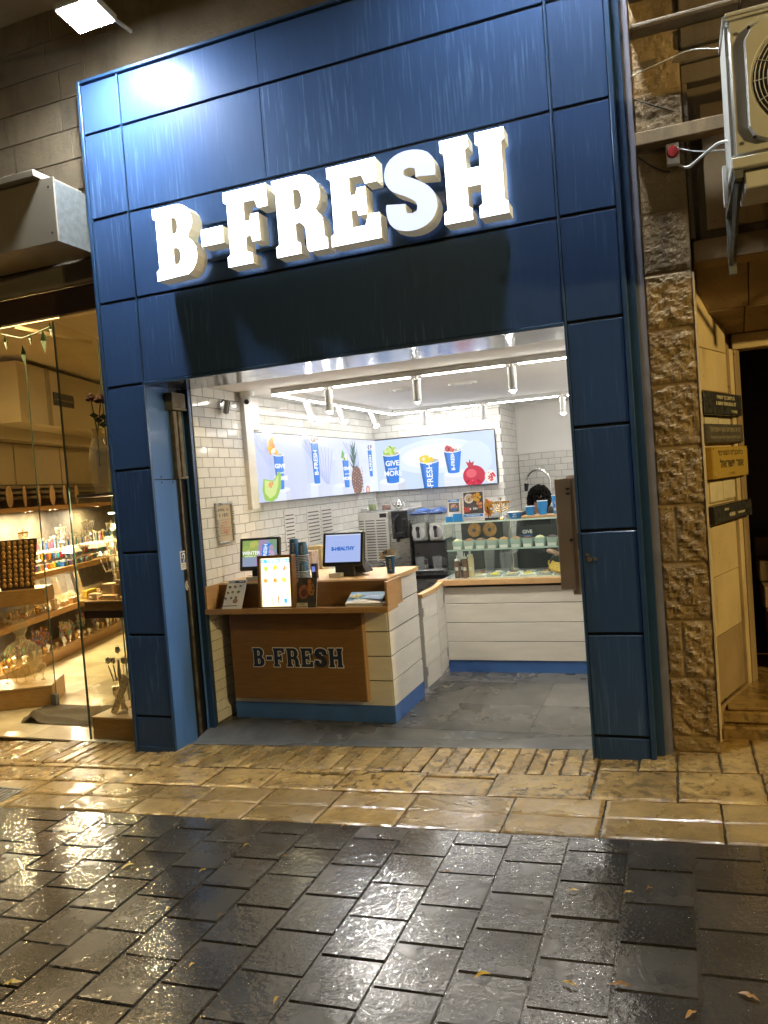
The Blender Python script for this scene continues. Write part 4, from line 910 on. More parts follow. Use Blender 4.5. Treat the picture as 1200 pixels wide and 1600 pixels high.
d.V = [(min(max(a, 0), WB), min(max(b, 0), HB), c_) for a, b, c_ in d.V]
tv = thing('menu_screen', 'lit menu screen on the back wall with three blue cups and a pomegranate', 'screen', (1.1, 4.18, 1.51))
tvb = part('screen_body', box(.385, 4.15, 1.505, 1.835, 4.194, 2.115), 'black_plastic', tv, .003)
d.build('picture', (.39, 4.1485, 1.51), (1, 0, 0), (0, 0, 1), SCR, tvb)

# ---------------------------------------------------------------- front counter
fc_ = thing('front_counter', 'oak fronted order counter with white plank side and blue plinth', 'counter', (1.1, .95, FZ))
CX0, CX1, CY0, CY1, CT = .42, 1.76, .60, 1.27, .90
part('plinth', box(CX0+.045, CY0, FZ, CX1-.0, CY1, .032), 'blue_plinth', fc_, .002)
part('counter_core', box(CX0+.045, CY0+.012, .033, CX1-.012, CY1-.005, CT), 'board_gap', fc_)
zb = [.034, .21, .385, .56, .735, .90]
for i in range(5):
    a, b = zb[i]+(.005 if i else 0), zb[i+1]-.003
    part('side_board', box(CX1-.0115, CY0+.004, a, CX1, CY1, b), 'white_board', fc_, .002)
    if i < 4: part('front_board', box(CX0+.045, CY0, a, CX1-.0125, CY0+.0115, b), 'white_board', fc_, .002)
part('front_board', box(CX0+.045, CY0, zb[4]+.005, CX1-.0125, CY0+.0115, CT), 'white_board', fc_, .002)
part('oak_front', box(.50, .545, .075, 1.575, .599, .735), 'oak_dark', fc_, .003)
part('oak_end', box(1.5755, .5455, .0755, 1.58, .6, .7345), 'oak', fc_)
tray = [('tray_bottom', box(.40, .405, .736, 1.84, .60, .756)), ('tray_front_lip', box(.40, .39, .736, 1.84, .404, .775)), ('tray_back', box(.416, .578, .757, 1.82, .598, .93)), ('tray_end', box(.40, .405, .757, .415, .70, .94)), ('tray_end', box(1.822, .405, .757, 1.84, .70, .94))]
for n_, mb in tray: part(n_, mb, 'oak' if n_ != 'tray_back' else 'oak_dark', fc_, .0015)
part('counter_top', box(.405, .602, .901, 1.775, 1.29, .938), 'oak_top', fc_, .003)
lt = thing('counter_letters', 'navy B-FRESH letters outlined in white on the oak counter front', 'sign', (1.05, .545, .31))
for i, (c, lp) in enumerate(brand_layout('B-FRESH', .684, .735, .318, .138, .055)):
    V, F = outline_mesh(lp); V2, F2 = outline_mesh(lp, .0055)
    hal = MB().add([(p.x, .5425, p.y) for p in V2], F2); 
    for l in lp[:1]:
        pass
    b = part('letter_outline', hal, pm('white_lit', (.85, .87, .9), .4, var=.02), lt)
    part('letter' if c != '-' else 'hyphen', MB().add([(p.x, .5412, p.y) for p in V], F), pm('navy', (.01, .022, .06), .35), b)
# things on the counter: terminals
def terminal(label, c, w_, h, yaw, art, loc_label):
    t = thing('till_screen', label, 'till screen', (c[0], c[1], .939))
    T = Matrix.Translation((c[0], c[1], .939)) @ Matrix.Rotation(yaw, 4, 'Z'); T2 = T @ Matrix.Translation((0, 0, .075)) @ Matrix.Rotation(-.22, 4, 'X')
    hs_ = part('screen_housing', box(-w_/2, -.012, 0, w_/2, .022, h, T=T2), 'black_plastic', t, .007)
    art_ = art(w_-.05, h-.05); o = T2 @ Vector((-w_/2+.025, -.0125, .03)); u = (T2.to_3x3() @ Vector((1, 0, 0))); v = T2.to_3x3() @ Vector((0, 0, 1))
    art_.build('display', o, u, v, SCR, hs_)
    part('stand', box(-.07, .0, .0, .09, .16, .085, T=T), 'black_plastic', t, .006)
    part('stand_back', MB().add([(.0, .03, .02), (.17, .03, .02), (.17, .16, .02), (.0, .16, .02), (.03, .03, h), (.06, .03, h), (.06, .06, h), (.03, .06, h)], [(0, 3, 2, 1), (4, 5, 6, 7), (0, 1, 5, 4), (1, 2, 6, 5), (2, 3, 7, 6), (3, 0, 4, 7)], T), 'black_plastic', t)
    part('base_plate', box(-.1, -.05, 0, -.0, .0, .03, T=T), 'white_plastic', t, .003)
    return t
def art1(w_, h):
    d = Draw(.0003); d.rect((.25, .3, .42), 0, 0, w_, h); d.rect((.24, .36, .1), 0, h*.35, w_*.5, h); d.blobs([(.3, .4, .1), (.45, .45, .12), (.15, .28, .08)], w_*.25, h*.7, w_*.2, h*.22, 16, .03)
    d.rect((.2, .32, .18), w_*.8, h*.6, w_, h); d.poly((.35, .25, .42), [(w_*.35, 0), (w_*.55, 0), (w_*.7, h), (w_*.5, h), (w_*.45, h*.5)]); d.poly((.02, .22, .68), [(w_*.56, h*.08), (w_*.8, h*.12), (w_*.88, h*.85), (w_*.6, h*.82)])
    d.blobs([(.5, .36, .45), (.42, .3, .42)], w_*.85, h*.5, .02, h*.22, 12, .016)
    d.text((.85, .9, 1), 'B-FRESH', w_*.68, h*.46, .04, .001, PI/2-.08); d.text((.85, .9, .95), 'WINTER', w_*.27, h*.5, .038, .001); d.strokes((.7, .8, .6), w_*.25, h*.38, .09, .01); 
    d.V = [(min(max(a, 0), w_), min(max(b, 0), h), c_) for a, b, c_ in d.V]; return d
def art2(w_, h):
    d = Draw(.0003); d.rect((.36, .45, .78), 0, 0, w_, h); d.rect((.7, .75, .9), 0, h-.006, w_, h); d.text((.01, .12, .5), 'B-HEALTHY', w_*.5, h*.48, .036, .0022); return d
terminal('left tilted till screen showing a blue cup in a hand and WINTER', (.70, .72), .33, .25, .12, art1, '')
terminal('right till screen with a pale blue display reading B-HEALTHY', (1.365, .78), .34, .255, -.05, art2, '')
pt = thing('card_terminal', 'small dark card payment device beside the right till screen', 'card reader', (1.16, .72, .939)); part('device_body', box(1.14, .70, .939, 1.18, .74, 1.05), 'black_plastic', pt, .004)
part('device_display', box(1.147, .6985, .99, 1.173, .7, 1.03), emat('device_glow', (.15, .2, .6), .8), pt)
# lit menu board in its wooden frame, standing in the tray
lb = thing('lit_menu_board', 'glowing framed price board headed TASTE standing in the counter tray', 'menu board', (.98, .44, .757))
T = Matrix.Translation((.825, .44, .757)) @ Matrix.Rotation(.06, 4, 'Z') @ Matrix.Rotation(-.09, 4, 'X'); bw, bh = .275, .39
for a in ((0, 0, bw, .02), (0, bh-.02, bw, bh), (0, .02, .02, bh-.02), (bw-.02, .02, bw, bh-.02)): part('frame_bar', box(a[0], 0, a[1], a[2], .075, a[3], T=T), 'oak_dark', lb, .002)
part('back_panel', box(.02, .03, .02, bw-.02, .07, bh-.02, T=T), 'oak_dark', lb)
iw, ih = bw-.042, bh-.042; d = Draw(.0003); d.rect((1, .9, .55), 0, 0, iw, ih); d.rect((.12, .45, .75), .002, ih-.034, iw-.002, ih-.008)
d.text((1, 1, 1), 'TASTE', iw*.36, ih-.021, .026, .001); d.strokes((1, 1, 1), iw*.57, ih-.021, .022, .009); d.strokes((1, 1, 1), iw*.76, ih-.021, .05, .018); d.disc((1, 1, 1), .018, ih-.021, .006); d.disc((1, 1, 1), iw-.018, ih-.021, .006)
for i, (cc) in enumerate(([(.5, .6, .02), (.35, .5, .05)], [(.85, .4, .02), (.8, .55, .05)], [(.5, .2, .08), (.8, .5, .3)], [(.6, .4, .1), (.7, .25, .05)], [(.75, .15, .02), (.85, .35, .1)], [(.7, .7, .05), (.5, .6, .1)])):
    x, y = .04+(i % 3)*(iw-.08)/2, ih-.075-(i//3)*.085; d.disc((.8, .68, .4), x, y, .027); d.disc((1, .92, .65), x, y, .0255); d.blobs(cc, x, y, .014, .014, 12, .009)
    d.strokes((.4, .35, .18), x, y-.036, .028, .005)
for x, cc in ((.1, [(.45, .5, .1), (.75, .65, .45)]), (.145, [(.55, .35, .25), (.4, .2, .1)])): d.poly((.9, .8, .6), [(x-.011, .02), (x+.011, .02), (x+.014, .085), (x-.014, .085)]); d.blobs(cc, x, .045, .006, .025, 10, .007)
d.poly((.1, .35, .7), [(.19, .025), (.212, .025), (.216, .06), (.186, .06)]); d.disc((.95, .95, .95), .201, .06, .016, .004); d.strokes((.4, .35, .18), .038, .06, .05, .005); d.strokes((.4, .35, .18), .038, .04, .05, .005); d.strokes((.4, .35, .18), .2, .085, .04, .005)
o = T @ Vector((.021, .022, .021)); d.build('poster', o, T.to_3x3() @ Vector((1, 0, 0)), T.to_3x3() @ Vector((0, 0, 1)), LIT, lb)
part('clip', MB().ball(tuple(T @ Vector((bw*.5, .04, bh+.006))), .012), 'clear_plastic', lb)
# leaflets in the tray
def leaflet(name, label, o, ang, lean, w_, h, art, shear=0):
    T = Matrix.Translation(o) @ Matrix.Rotation(ang, 4, 'Z') @ Matrix.Rotation(lean, 4, 'X')
    t = thing(name, label, 'leaflet', o); part('card', box(0, .0, 0, w_, .004, h, T=T), 'white_plastic', t); art.build('artwork', T @ Vector((0, -.0005, 0)), T.to_3x3() @ Vector((1, 0, 0)), T.to_3x3() @ Vector((0, 0, 1)), 'print', t); return t
d = Draw(); d.rect((.7, .7, .68), 0, 0, .15, .25); d.rect(CN, .006, .225, .144, .245); d.text(W_, 'B-FRESH', .035, .235, .014, .0004); d.strokes(W_, .115, .235, .04, .008)
for i in range(9): d.blobs([(.08, .07, .06), (.25, .1, .05), (.12, .18, .06)], .03+(i % 3)*.045, .19-(i//3)*.055, .008, .006, 8, .007); d.rect((.35, .35, .35), .017+(i % 3)*.045, .172-(i//3)*.055, .042+(i % 3)*.045, .174-(i//3)*.055)
d.disc((.3, .15, .1), .12, .05, .02, .02); d.rect(CN, .006, .008, .144, .014)
leaflet('menu_leaflet', 'grey white menu card with food pictures leaning at the left of the tray', (.52, .43, .757), .10, -.62, .155, .25, d)
d = Draw(); d.rect((.03, .03, .03), 0, 0, .15, .22); d.disc((.35, .12, .04), .05, .12, .04, .05); d.disc((.12, .03, .03), .05, .11, .025, .03); d.blobs([(.5, .2, .03), (.35, .15, .05), (.15, .08, .05)], .1, .15, .04, .06, 16, .018); d.rect((.6, .58, .5), 0, 0, .09, .04); d.text((.05, .05, .05), 'B-FRESH', .045, .03, .012, .0003)
for i in range(5): d.disc((.08, .08, .08), .012+i*.016, .012, .005)
leaflet('soup_flyer', 'dark flyer with an orange cup and leaves beside the lit price board', (1.12, .47, .757), .0, -.25, .15, .22, d)
d = Draw(); d.rect((.1, .3, .55), 0, 0, .2, .14); d.rect((.08, .25, .5), 0, .09, .2, .14); d.poly((.65, .62, .55), [(0, 0), (.2, .0), (.2, .03), (.1, .05), (0, .02)]); d.blobs([(.5, .4, .1), (.1, .25, .05), (.6, .5, .3)], .06, .08, .04, .02, 14, .012); d.poly((.2, .4, .7), [(.1, .05), (.2, .03), (.2, .09), (.1, .08)]); d.text(W_, 'B-FRESH', .08, .03, .02, .0006)
T = Matrix.Translation((1.52, .42, .758)); t = thing('brochure_stack', 'small stack of blue brochures lying at the right end of the tray', 'brochures', (1.6, .5, .757))
for i in range(7): part('brochure', box(R(-.003, .003), R(-.003, .003), i*.0045, .27, .13, i*.0045+.0042, T=T @ Matrix.Rotation(R(-.03, .03), 4, 'Z')), 'white_plastic', t)
T = T @ Matrix.Translation((0, .0, .0335)) @ Matrix.Rotation(.45, 4, 'X'); s0 = [((a)*1.3, b, c_) for a, b, c_ in d.V]; d.V = s0; part('brochure', box(0, 0, 0, .26, .14, .003, T=T), 'white_plastic', t)
d.build('brochure_cover', T @ Vector((0, 0, .003)), T.to_3x3() @ Vector((1, 0, 0)), T.to_3x3() @ Vector((0, 1, 0)), 'print', t)
# paper cups
def cup_parts(t, x, y, z, r0, r1, h, mat, txt=None, ts=.03, rim='cup_white', col=W_, inv=False, ang=-1.35):
    """a tapered paper cup; inv = upside down"""
    pr = [(r0, 0), (r1, h)] if not inv else [(r1, 0), (r0, h)]
    cw_ = part('cup_wall', MB().lathe(pr, 24, Matrix.Translation((x, y, z)), cap=inv), mat, t, smooth=True) if not inv else part('cup_wall', MB().lathe([(r1, 0), (r0, h-.004), (r0-.002, h), (r0-.004, h-.004)], 24, Matrix.Translation((x, y, z))), mat, t, smooth=True)
    zz = z+h if not inv else z+.004
    part('rim', MB().lathe([(r1-.001, -.003), (r1+.003, 0), (r1, .003), (r1-.002, 0)], 24, Matrix.Translation((x, y, zz)), cap=False), rim, cw_, smooth=True)
    if not inv: part('cup_inside', MB().lathe([(r0*.95, h*.85), (r1-.003, h-.001)], 24, Matrix.Translation((x, y, z))), rim, t)
    if txt:
        for (s, zz, sz, vert) in txt:
            d = Draw(.0001); d.text(col, s, 0, 0, sz, sz*.03, PI/2 if vert else 0)
            def wr(a, b, c_):
                q = (zz+b)/h; rr = (pr[0][0]+(pr[1][0]-pr[0][0])*q)+.0008; an = ang+a/rr; return Vector((x+rr*math.cos(an), y+rr*math.sin(an), z+zz+b))
            d.build('cup_lettering', (0, 0, 0), (1, 0, 0), (0, 0, 1), 'print', cw_, wrap=wr)
def cup_stack(label, x, y, n, r0, r1, h, stepz, mat):
    t = thing('cup_stack', label, 'cups', (x, y, .939), 'stacks of upturned blue paper cups on the front counter')
    z = .939; part('cup_rims', MB(), mat, t) if False else None
    for i in range(n-1):
        part('nested_cup', MB().lathe([(r1-.001, stepz*.35), (r1-.004, stepz*.98)], 24, Matrix.Translation((x, y, z+i*stepz)), cap=False), mat, t, smooth=True)
        part('nested_rim', MB().lathe([(r1-.001, 0), (r1+.002, .0025), (r1-.001, stepz*.35)], 24, Matrix.Translation((x, y, z+i*stepz)), cap=False), 'cup_white', t, smooth=True)
    cup_parts(t, x, y, z+(n-1)*stepz, r0, r1, h, mat, [('B-FRESH', h*.5, h*.17, True)], inv=True, col=(.55, .5, .42)); return t
cup_stack('tallest stack of upturned blue paper cups behind the lit price board', .975, .78, 13, .032, .044, .145, .0125, 'cup_dark')
cup_stack('middle stack of upturned blue cups right of the tallest stack', 1.075, .72, 16, .030, .042, .10, .0115, 'cup_dark')
cup_stack('lowest stack of short upturned blue cups near the payment device', 1.155, .66, 6, .024, .035, .065, .009, 'cup_dark') if False else None
t = cup_stack('lowest stack of short upturned blue cups near the payment device', 1.118, .625, 8, .026, .036, .07, .009, 'cup_dark')
t = thing('napkin_cup', 'upright blue B-FRESH cup with folded paper tickets on the counter end', 'cup', (1.70, .88, .939))
cup_parts(t, 1.70, .88, .939, .027, .038, .13, 'cup_dark', [('B-FRESH', .065, .024, True)], col=(.5, .4, .25), ang=-1.2)
for k, (a, b) in enumerate(((-.5, .3), (.2, .1), (.7, -.1))):
    Tn = Matrix.Translation((1.685+.015*k, .88, 1.055)) @ Matrix.Rotation(a*.6, 4, 'Y') @ Matrix.Rotation(b, 4, 'Z'); part('paper_ticket', box(-.05, -.004+.01*k, 0, .012, -.002+.01*k, .055, T=Tn), 'paper', t)
d = Draw(); d.text((.02, .02, .02), 'TIP', 0, 0, .03, .001); Tn = Matrix.Translation((1.668, .872, 1.09)) @ Matrix.Rotation(-.3, 4, 'Y'); d.build('ticket_print', Tn @ Vector((0, -.004, 0)), Tn.to_3x3() @ Vector((1, 0, 0)), Tn.to_3x3() @ Vector((0, 0, 1)), 'print', t)

# ---------------------------------------------------------------- swing gate between the counters
gt = thing('swing_gate', 'two leaf white plank gate with oak tops between the counters', 'gate', (1.8, 1.7, FZ))
def leaf(p, q, zt):
    p, q = Vector(p), Vector(q); u = (q-p).normalized(); L_ = (q-p).length; n = Vector((u.y, -u.x)); T = Matrix(((u.x, -n.x, 0, p.x), (u.y, -n.y, 0, p.y), (0, 0, 1, 0), (0, 0, 0, 1)))
    part('gate_core', box(.002, .008, -.03, L_-.002, .03, zt-.035, T=T), 'white_board', gt); zs_ = [-.03+(zt-.005)*i/4 for i in range(5)]
    for i in range(4): part('gate_board', box(0, 0, zs_[i]+.003, L_, .0075, min(zs_[i+1], zt-.036)-.003, T=T), 'white_board', gt, .0015)
    part('gate_top', box(-.002, -.008, zt-.034, L_+.002, .04, zt, T=T), 'oak_top', gt, .002); return T, L_
T1, L1 = leaf((1.785, 1.288), (1.79, 1.665), .715); T2, L2 = leaf((1.79, 1.675), (1.755, 2.0), .715)
for (T, x) in ((T1, .01), (T2, .30)):
    for z in (.10, .57): part('hinge', box(x-.012, -.006, z-.035, x+.012, -.0005, z+.035, T=T), 'steel', gt)
# ---------------------------------------------------------------- rear counter
rc = thing('rear_counter', 'long white plank counter with oak edge and blue plinth at the back right', 'counter', (2.6, 2.35, FZ))
RX0, RX1, RY = 1.755, 3.42, 2.02
part('plinth', box(RX0-.01, RY+.01, FZ, RX1, 2.75, .012), 'blue_plinth', rc, .002); part('counter_core', box(RX0, RY+.012, .013, RX1, 2.74, .655), 'board_gap', rc)
zs_ = [.014, .18, .345, .51, .655]
for i in range(4): part('counter_board', box(RX0, RY, zs_[i]+.003, RX1, RY+.011, zs_[i+1]-.003), 'white_board', rc, .002)
part('oak_edge', box(RX0-.05, RY-.045, .676, RX1, RY+.04, .722), 'oak_top', rc, .003); part('worktop', box(RX0-.04, RY+.042, .69, RX1, 2.78, .716), 'steel', rc)
part('corner_post', box(RX0-.035, RY+.002, -.0, RX0-.003, RY+.03, .675), 'white_board', rc)
ch = thing('topping_counter_lid', 'bright white topping trays set in the rear counter under the glass case', 'trays', (2.4, 2.2, .72))
part('tray_bed', box(1.95, 2.09, .717, 3.3, 2.38, .726), pm('tray_white', (.85, .83, .74), .35, var=.03), ch)
for i in range(9):
    for j in range(2):
        x0 = 1.97+i*.145; part('tray_well', box(x0, 2.105+j*.135, .7265, x0+.13, 2.225+j*.135, .742), 'clear_plastic' if (i+j) % 3 else 'white_plastic', ch, .003)
        part('tray_food', MB().ball((x0+.065, 2.165+j*.135, .744), .045, 1, .9, .25, 8), pm('food%d' % ((i*2+j) % 4), [(.6, .5, .3), (.3, .15, .08), (.75, .6, .05), (.7, .65, .55)][(i*2+j) % 4], .7, var=.4, scale=80, bs=.8, bscale=120, bd=.01), ch)
# glass case
gc = thing('glass_display_case', 'open glass display case with two green edged shelves on the rear counter', 'display case', (2.4, 2.2, .722))
gp = lambda n_, *a: part(n_, box(*a), 'green_glass', gc)
gp('front_pane', 1.79, 2.05, .7225, 3.3, 2.056, 1.205); gp('end_pane', 1.783, 2.05, .7225, 1.789, 2.40, 1.205)
gp('top_shelf', 1.775, 2.04, 1.206, 3.3, 2.40, 1.218); gp('middle_shelf', 1.795, 2.06, .965, 3.3, 2.26, .977)
part('shelf_edge', box(1.775, 2.036, 1.205, 3.3, 2.0395, 1.219), pm('green_edge', (.5, .64, .6), .2), gc); part('shelf_edge', box(1.795, 2.0565, .964, 3.3, 2.0595, .978), 'green_edge', gc)
for x in (2.3, 2.85): part('case_post', MB().cyl((x, 2.37, .7225), (x, 2.37, 1.205), .012, n=10), 'chrome', gc, smooth=True)
tops = [((.7, .65, .4), 'pale yellow nibs'), ((.35, .15, .08), 'dark red brown crumbs'), ((.3, .16, .1), 'brown mixed nuts'), ((.6, .33, .12), 'golden granola'), ((.55, .28, .1), 'toasted orange flakes'), ((.5, .3, .15), 'light brown nuts'), ((.15, .07, .06), 'dark chocolate pieces'), ((.75, .68, .45), 'cream coloured flakes'), ((.12, .08, .1), 'purple black berries'), ((.65, .25, .2), 'pink red berries')]
for i, (cl, nm) in enumerate(tops):
    x = 1.885+i*.102; t = thing('topping_tub', 'mint plastic tub of %s on the middle glass shelf' % nm, 'tub', (x, 2.11, .978), 'mint topping tubs in the glass case')
    w0, w1 = .036, .043; V = []
    for (hw, z) in ((w0, .979), (w1, 1.05)): V += [(x-hw, 2.075, z), (x+hw, 2.075, z), (x+hw, 2.155, z), (x-hw, 2.155, z)]
    tw_ = part('tub_wall', MB().add(V, [(0, 3, 2, 1), (0, 1, 5, 4), (1, 2, 6, 5), (2, 3, 7, 6), (3, 0, 4, 7)]), 'mint_plastic', t)
    mb = MB(); mb.ball((x, 2.115, 1.045), .041, 1, .9, .55, 10)
    for k in range(14): a, q = R(0, 6.3), R(0, .03); mb.ball((x+q*math.cos(a), 2.115+q*math.sin(a), 1.064-q*.35), .008, 1, 1, .8, 5)
    part('topping', mb, pm('topping_%d' % i, cl, .7, var=.4, scale=90, bs=.7, bscale=140, bd=.008), t)
    part('price_tag', box(x-.032, 2.062, .9785, x+.034, 2.065, 1.004), 'white_plastic', tw_)
# on the case top
def poster(name, label, x, y, w_, h, lean, art, frame=None):
    T = Matrix.Translation((x, y, 1.219)) @ Matrix.Rotation(lean, 4, 'X'); t = thing(name, label, 'poster', (x, y, 1.219))
    if frame:
        part('wood_back', box(-.012, .004, 0, w_+.012, .014, h+.012, T=T), 'pale_wood', t)
    part('board', box(0, 0, .0, w_, .0035, h, T=T), 'white_plastic', t); art.build('artwork', T @ Vector((0, -.0004, .0)), (T.to_3x3() @ Vector((1, 0, 0))), T.to_3x3() @ Vector((0, 0, 1)), 'print', t); return t
d = Draw(); d.rect(W_, 0, 0, .11, .2); d.rect(srgb('2f86c8'), .004, .172, .106, .196); d.text(W_, 'B-FRESH', .055, .184, .016, .0005); d.rect((.12, .1, .09), .008, .085, .102, .165); d.blobs([(.6, .25, .15), (.5, .3, .2), (.7, .5, .4)], .055, .13, .03, .02, 16, .012); d.rect(srgb('2f6fb0'), .035, .095, .078, .12); d.rect((.5, .5, .5), .02, .06, .09, .063); d.rect((.5, .5, .5), .02, .05, .08, .053)
poster('small_poster', 'small poster with an acai bowl picture in a wood frame on the glass case', 1.80, 2.16, .115, .19, -.1, d, True)
d = Draw(); w_, h = .185, .255; d.rect(W_, 0, 0, w_, h); d.rect((.05, .045, .05), .006, .062, w_-.006, h-.006); d.disc((.7, .66, .58), .055, .195, .042); d.disc((.5, .42, .32), .055, .195, .03); d.blobs([(.12, .04, .03), (.3, .12, .05)], .055, .19, .012, .012, 6, .006)
d.blobs([(.65, .35, .03), (.7, .5, .06), (.5, .2, .04)], .125, .2, .035, .03, 16, .018); d.blobs([(.55, .1, .03), (.45, .06, .05)], .035, .1, .022, .022, 12, .014); d.blobs([(.6, .15, .03), (.7, .3, .1)], .15, .13, .02, .03, 10, .012)
d.strokes(W_, .1, .105, .07, .02); d.rect(srgb('2f7fc8'), .006, .035, w_-.006, .058); d.text(W_, 'GIVE YOURSELF MORE', w_/2, .047, .012, .0003); d.rect((.55, .55, .55), .02, .018, .15, .021)
poster('autumn_poster', 'large autumn coffee poster with leaves on the glass case', 1.955, 2.10, w_, h, -.08, d)
t = thing('flyer_holder', 'two blue card holders in front of the small poster on the glass case', 'flyers', (1.83, 2.08, 1.219))
for (a, b, z) in ((1.80, 1.865, .05), (1.868, 1.95, .07)): part('blue_card', box(a, 2.07, 1.2195, b, 2.09, 1.219+z), 'cup_blue', t, .002)
pm('gold_leaf', (.6, .33, .04), .5); t = thing('autumn_leaf_decor', 'yellow and orange paper leaves behind the autumn poster', 'decoration', (2.16, 2.2, 1.219))
for i in range(9):
    a = R(.2, 2.6); c0 = Vector((2.15+.03*math.cos(a)*i/4, 2.2, 1.29+R(-.03, .09))); mb = MB(); n = 9; V = [(c0.x+(.045 if k % 2 else .02)*math.cos(a+2*PI*k/n), c0.y+R(-.01, .01)+.004*i, c0.z+(.045 if k % 2 else .02)*math.sin(a+2*PI*k/n)) for k in range(n)]
    part('paper_leaf', MB().add(V+[tuple(c0)], [(k, (k+1) % n, n) for k in range(n)]), 'gold_leaf' if i % 2 else pm('orange_leaf', (.55, .16, .03), .5), t)
part('decor_base', box(2.10, 2.18, 1.219, 2.24, 2.25, 1.232), 'black_plastic', t)
part('decor_stem', MB().cyl((2.15, 2.2, 1.232), (2.15, 2.2, 1.33), .004), 'black_plastic', t)
def menorah(t, x, y, z, h, w_, mat, n=4, yaw=0):
    mb = MB().lathe([(w_*.28, 0), (w_*.2, .015), (w_*.05, h*.18), (.006, h*.3)], 14, Matrix.Translation((x, y, z))); part('foot', mb, mat, t, smooth=True)
    cu, su = math.cos(yaw), math.sin(yaw); mb = MB().cyl((x, y, z+h*.25), (x, y, z+h*1.02), .006, n=8); top = z+h*.92
    for k in range(1, n+1):
        r = w_*k/n; mb.tube([(x+r*math.cos(a)*cu, y+r*math.cos(a)*su, top-r*1.0*math.sin(-a)*-1*-1 if False else top+r*math.sin(a)*min(1, (h*.65)/w_)) for a in [PI+PI*j/14 for j in range(15)]], .0045, 6)
    am_ = part('arms', mb, mat, t, smooth=True)
    for k in range(-n, n+1): r = w_*k/n; part('candle_cup', MB().lathe([(.004, -.006), (.009, .0), (.011, .016)], 8, Matrix.Translation((x+r*cu, y+r*su, top+(.03 if k == 0 else 0)))), mat, am_)
t = thing('gold_menorah', 'gilt nine branched candelabrum on top of the glass case', 'menorah', (2.28, 2.14, 1.219)); menorah(t, 2.28, 2.14, 1.219, .15, .075, 'gold')
# blue paper cups at the right of the case top
wb = solo('cup_board', box(2.46, 2.07, 1.2195, 3.2, 2.25, 1.238), 'oak_top', 'oak serving board on top of the glass case carrying blue cups', 'board', bevel=.003)
G = 'blue cups displayed on the glass case'
t = thing('paper_cup', 'small upright blue cup at the left of the oak board', 'cup', (2.53, 2.13, 1.239), G); cup_parts(t, 2.53, 2.13, 1.239, .03, .04, .075, 'cup_blue')
t = thing('paper_cup', 'taller plain blue cup in the middle of the oak board', 'cup', (2.635, 2.13, 1.239), G); cup_parts(t, 2.635, 2.13, 1.239, .033, .044, .115, 'cup_blue')
t = thing('paper_cup', 'largest blue cup printed GIVE MORE at the right of the board', 'cup', (2.77, 2.13, 1.239), G); cup_parts(t, 2.77, 2.13, 1.239, .043, .055, .155, 'cup_blue', [('GIVE', .095, .036, False), ('YOURSELF', .068, .012, False), ('MORE', .04, .036, False)], ang=-1.45)
t = thing('bowl_cup', 'low wide blue bowl filled with white topping left of the oak board', 'bowl', (2.40, 2.12, 1.219)); cup_parts(t, 2.40, 2.12, 1.219, .042, .062, .055, 'cup_blue', [('GIVE', .036, .014, False), ('MORE', .018, .014, False)], ang=-1.45)
mb = MB()
for k in range(16): a, q = R(0, 6.3), R(0, .045); mb.ball((2.40+q*math.cos(a), 2.12+q*math.sin(a), 1.275), .014, 1, 1, .6, 6)
part('white_topping', mb, 'tray_white', t)
# sauce bottles, bananas, small container
for i, (x, y, c, lb) in enumerate(((1.86, 2.12, (.16, .08, .06), 'front left brown squeeze bottle with a pale cap'), (1.905, 2.16, (.14, .07, .05), 'brown squeeze bottle second from the left'), (1.935, 2.11, (.2, .1, .08), 'brown squeeze bottle third from the left, printed label'), (1.96, 2.18, (.12, .05, .05), 'darkest squeeze bottle behind the group'), (1.985, 2.12, (.62, .52, .3), 'cream coloured squeeze bottle at the right of the group'))):
    t = thing('squeeze_bottle', lb, 'bottle', (x, y, .7225), 'sauce bottles in the glass case'); h = .15+.01*i
    part('bottle', MB().lathe([(.026, 0), (.027, h*.85), (.022, h)], 14, Matrix.Translation((x, y, .723))), pm('sauce%d' % i, c, .3, var=.06), t, smooth=True)
    part('nozzle', MB().lathe([(.022, 0), (.021, .014), (.006, .02), (.003, .05)], 12, Matrix.Translation((x, y, .723+h))), 'white_plastic', t, smooth=True)
    part('tag', box(x-.012, y-.0295, .79, x+.014, y-.0275, .82), 'white_plastic', t)
pm('banana', (.7, .48, .06), .45, col2=(.6, .36, .04), scale=20)
bn = thing('banana_bunch', 'small bunch of yellow bananas lying on the topping trays', 'bananas', (2.72, 2.12, .745))
for k in range(4): part('banana', MB().tube([(2.66+.02*j+.005*k, 2.10+.022*k, .80-.05*(j/6)**.6+.012*k-.0*j) for j in range(8)], lambda u: .006+.014*math.sin(PI*min(.97, max(.05, u)))**.6, 8), 'banana', bn, smooth=True)
part('stalk', MB().tube([(2.665, 2.12, .80), (2.655, 2.12, .825), (2.66, 2.12, .85)], .007), 'banana', bn)
t = thing('ladle_pot', 'pale plastic pot with a white ladle at the right end of the trays', 'pot', (2.82, 2.13, .745)); part('pot', MB().lathe([(.03, 0), (.035, .09)], 16, Matrix.Translation((2.835, 2.13, .745))), 'clear_plastic', t, smooth=True); part('ladle', MB().tube([(2.83, 2.12, .76), (2.80, 2.11, .86)], .005), 'white_plastic', t)
solo('black_scanner', box(2.80, 1.93, .665, 2.855, 1.962, .80, T=Matrix.Translation((0, 0, 0))), 'black_plastic', 'black handheld device hanging at the edge of the rear counter', 'scanner', bevel=.006)
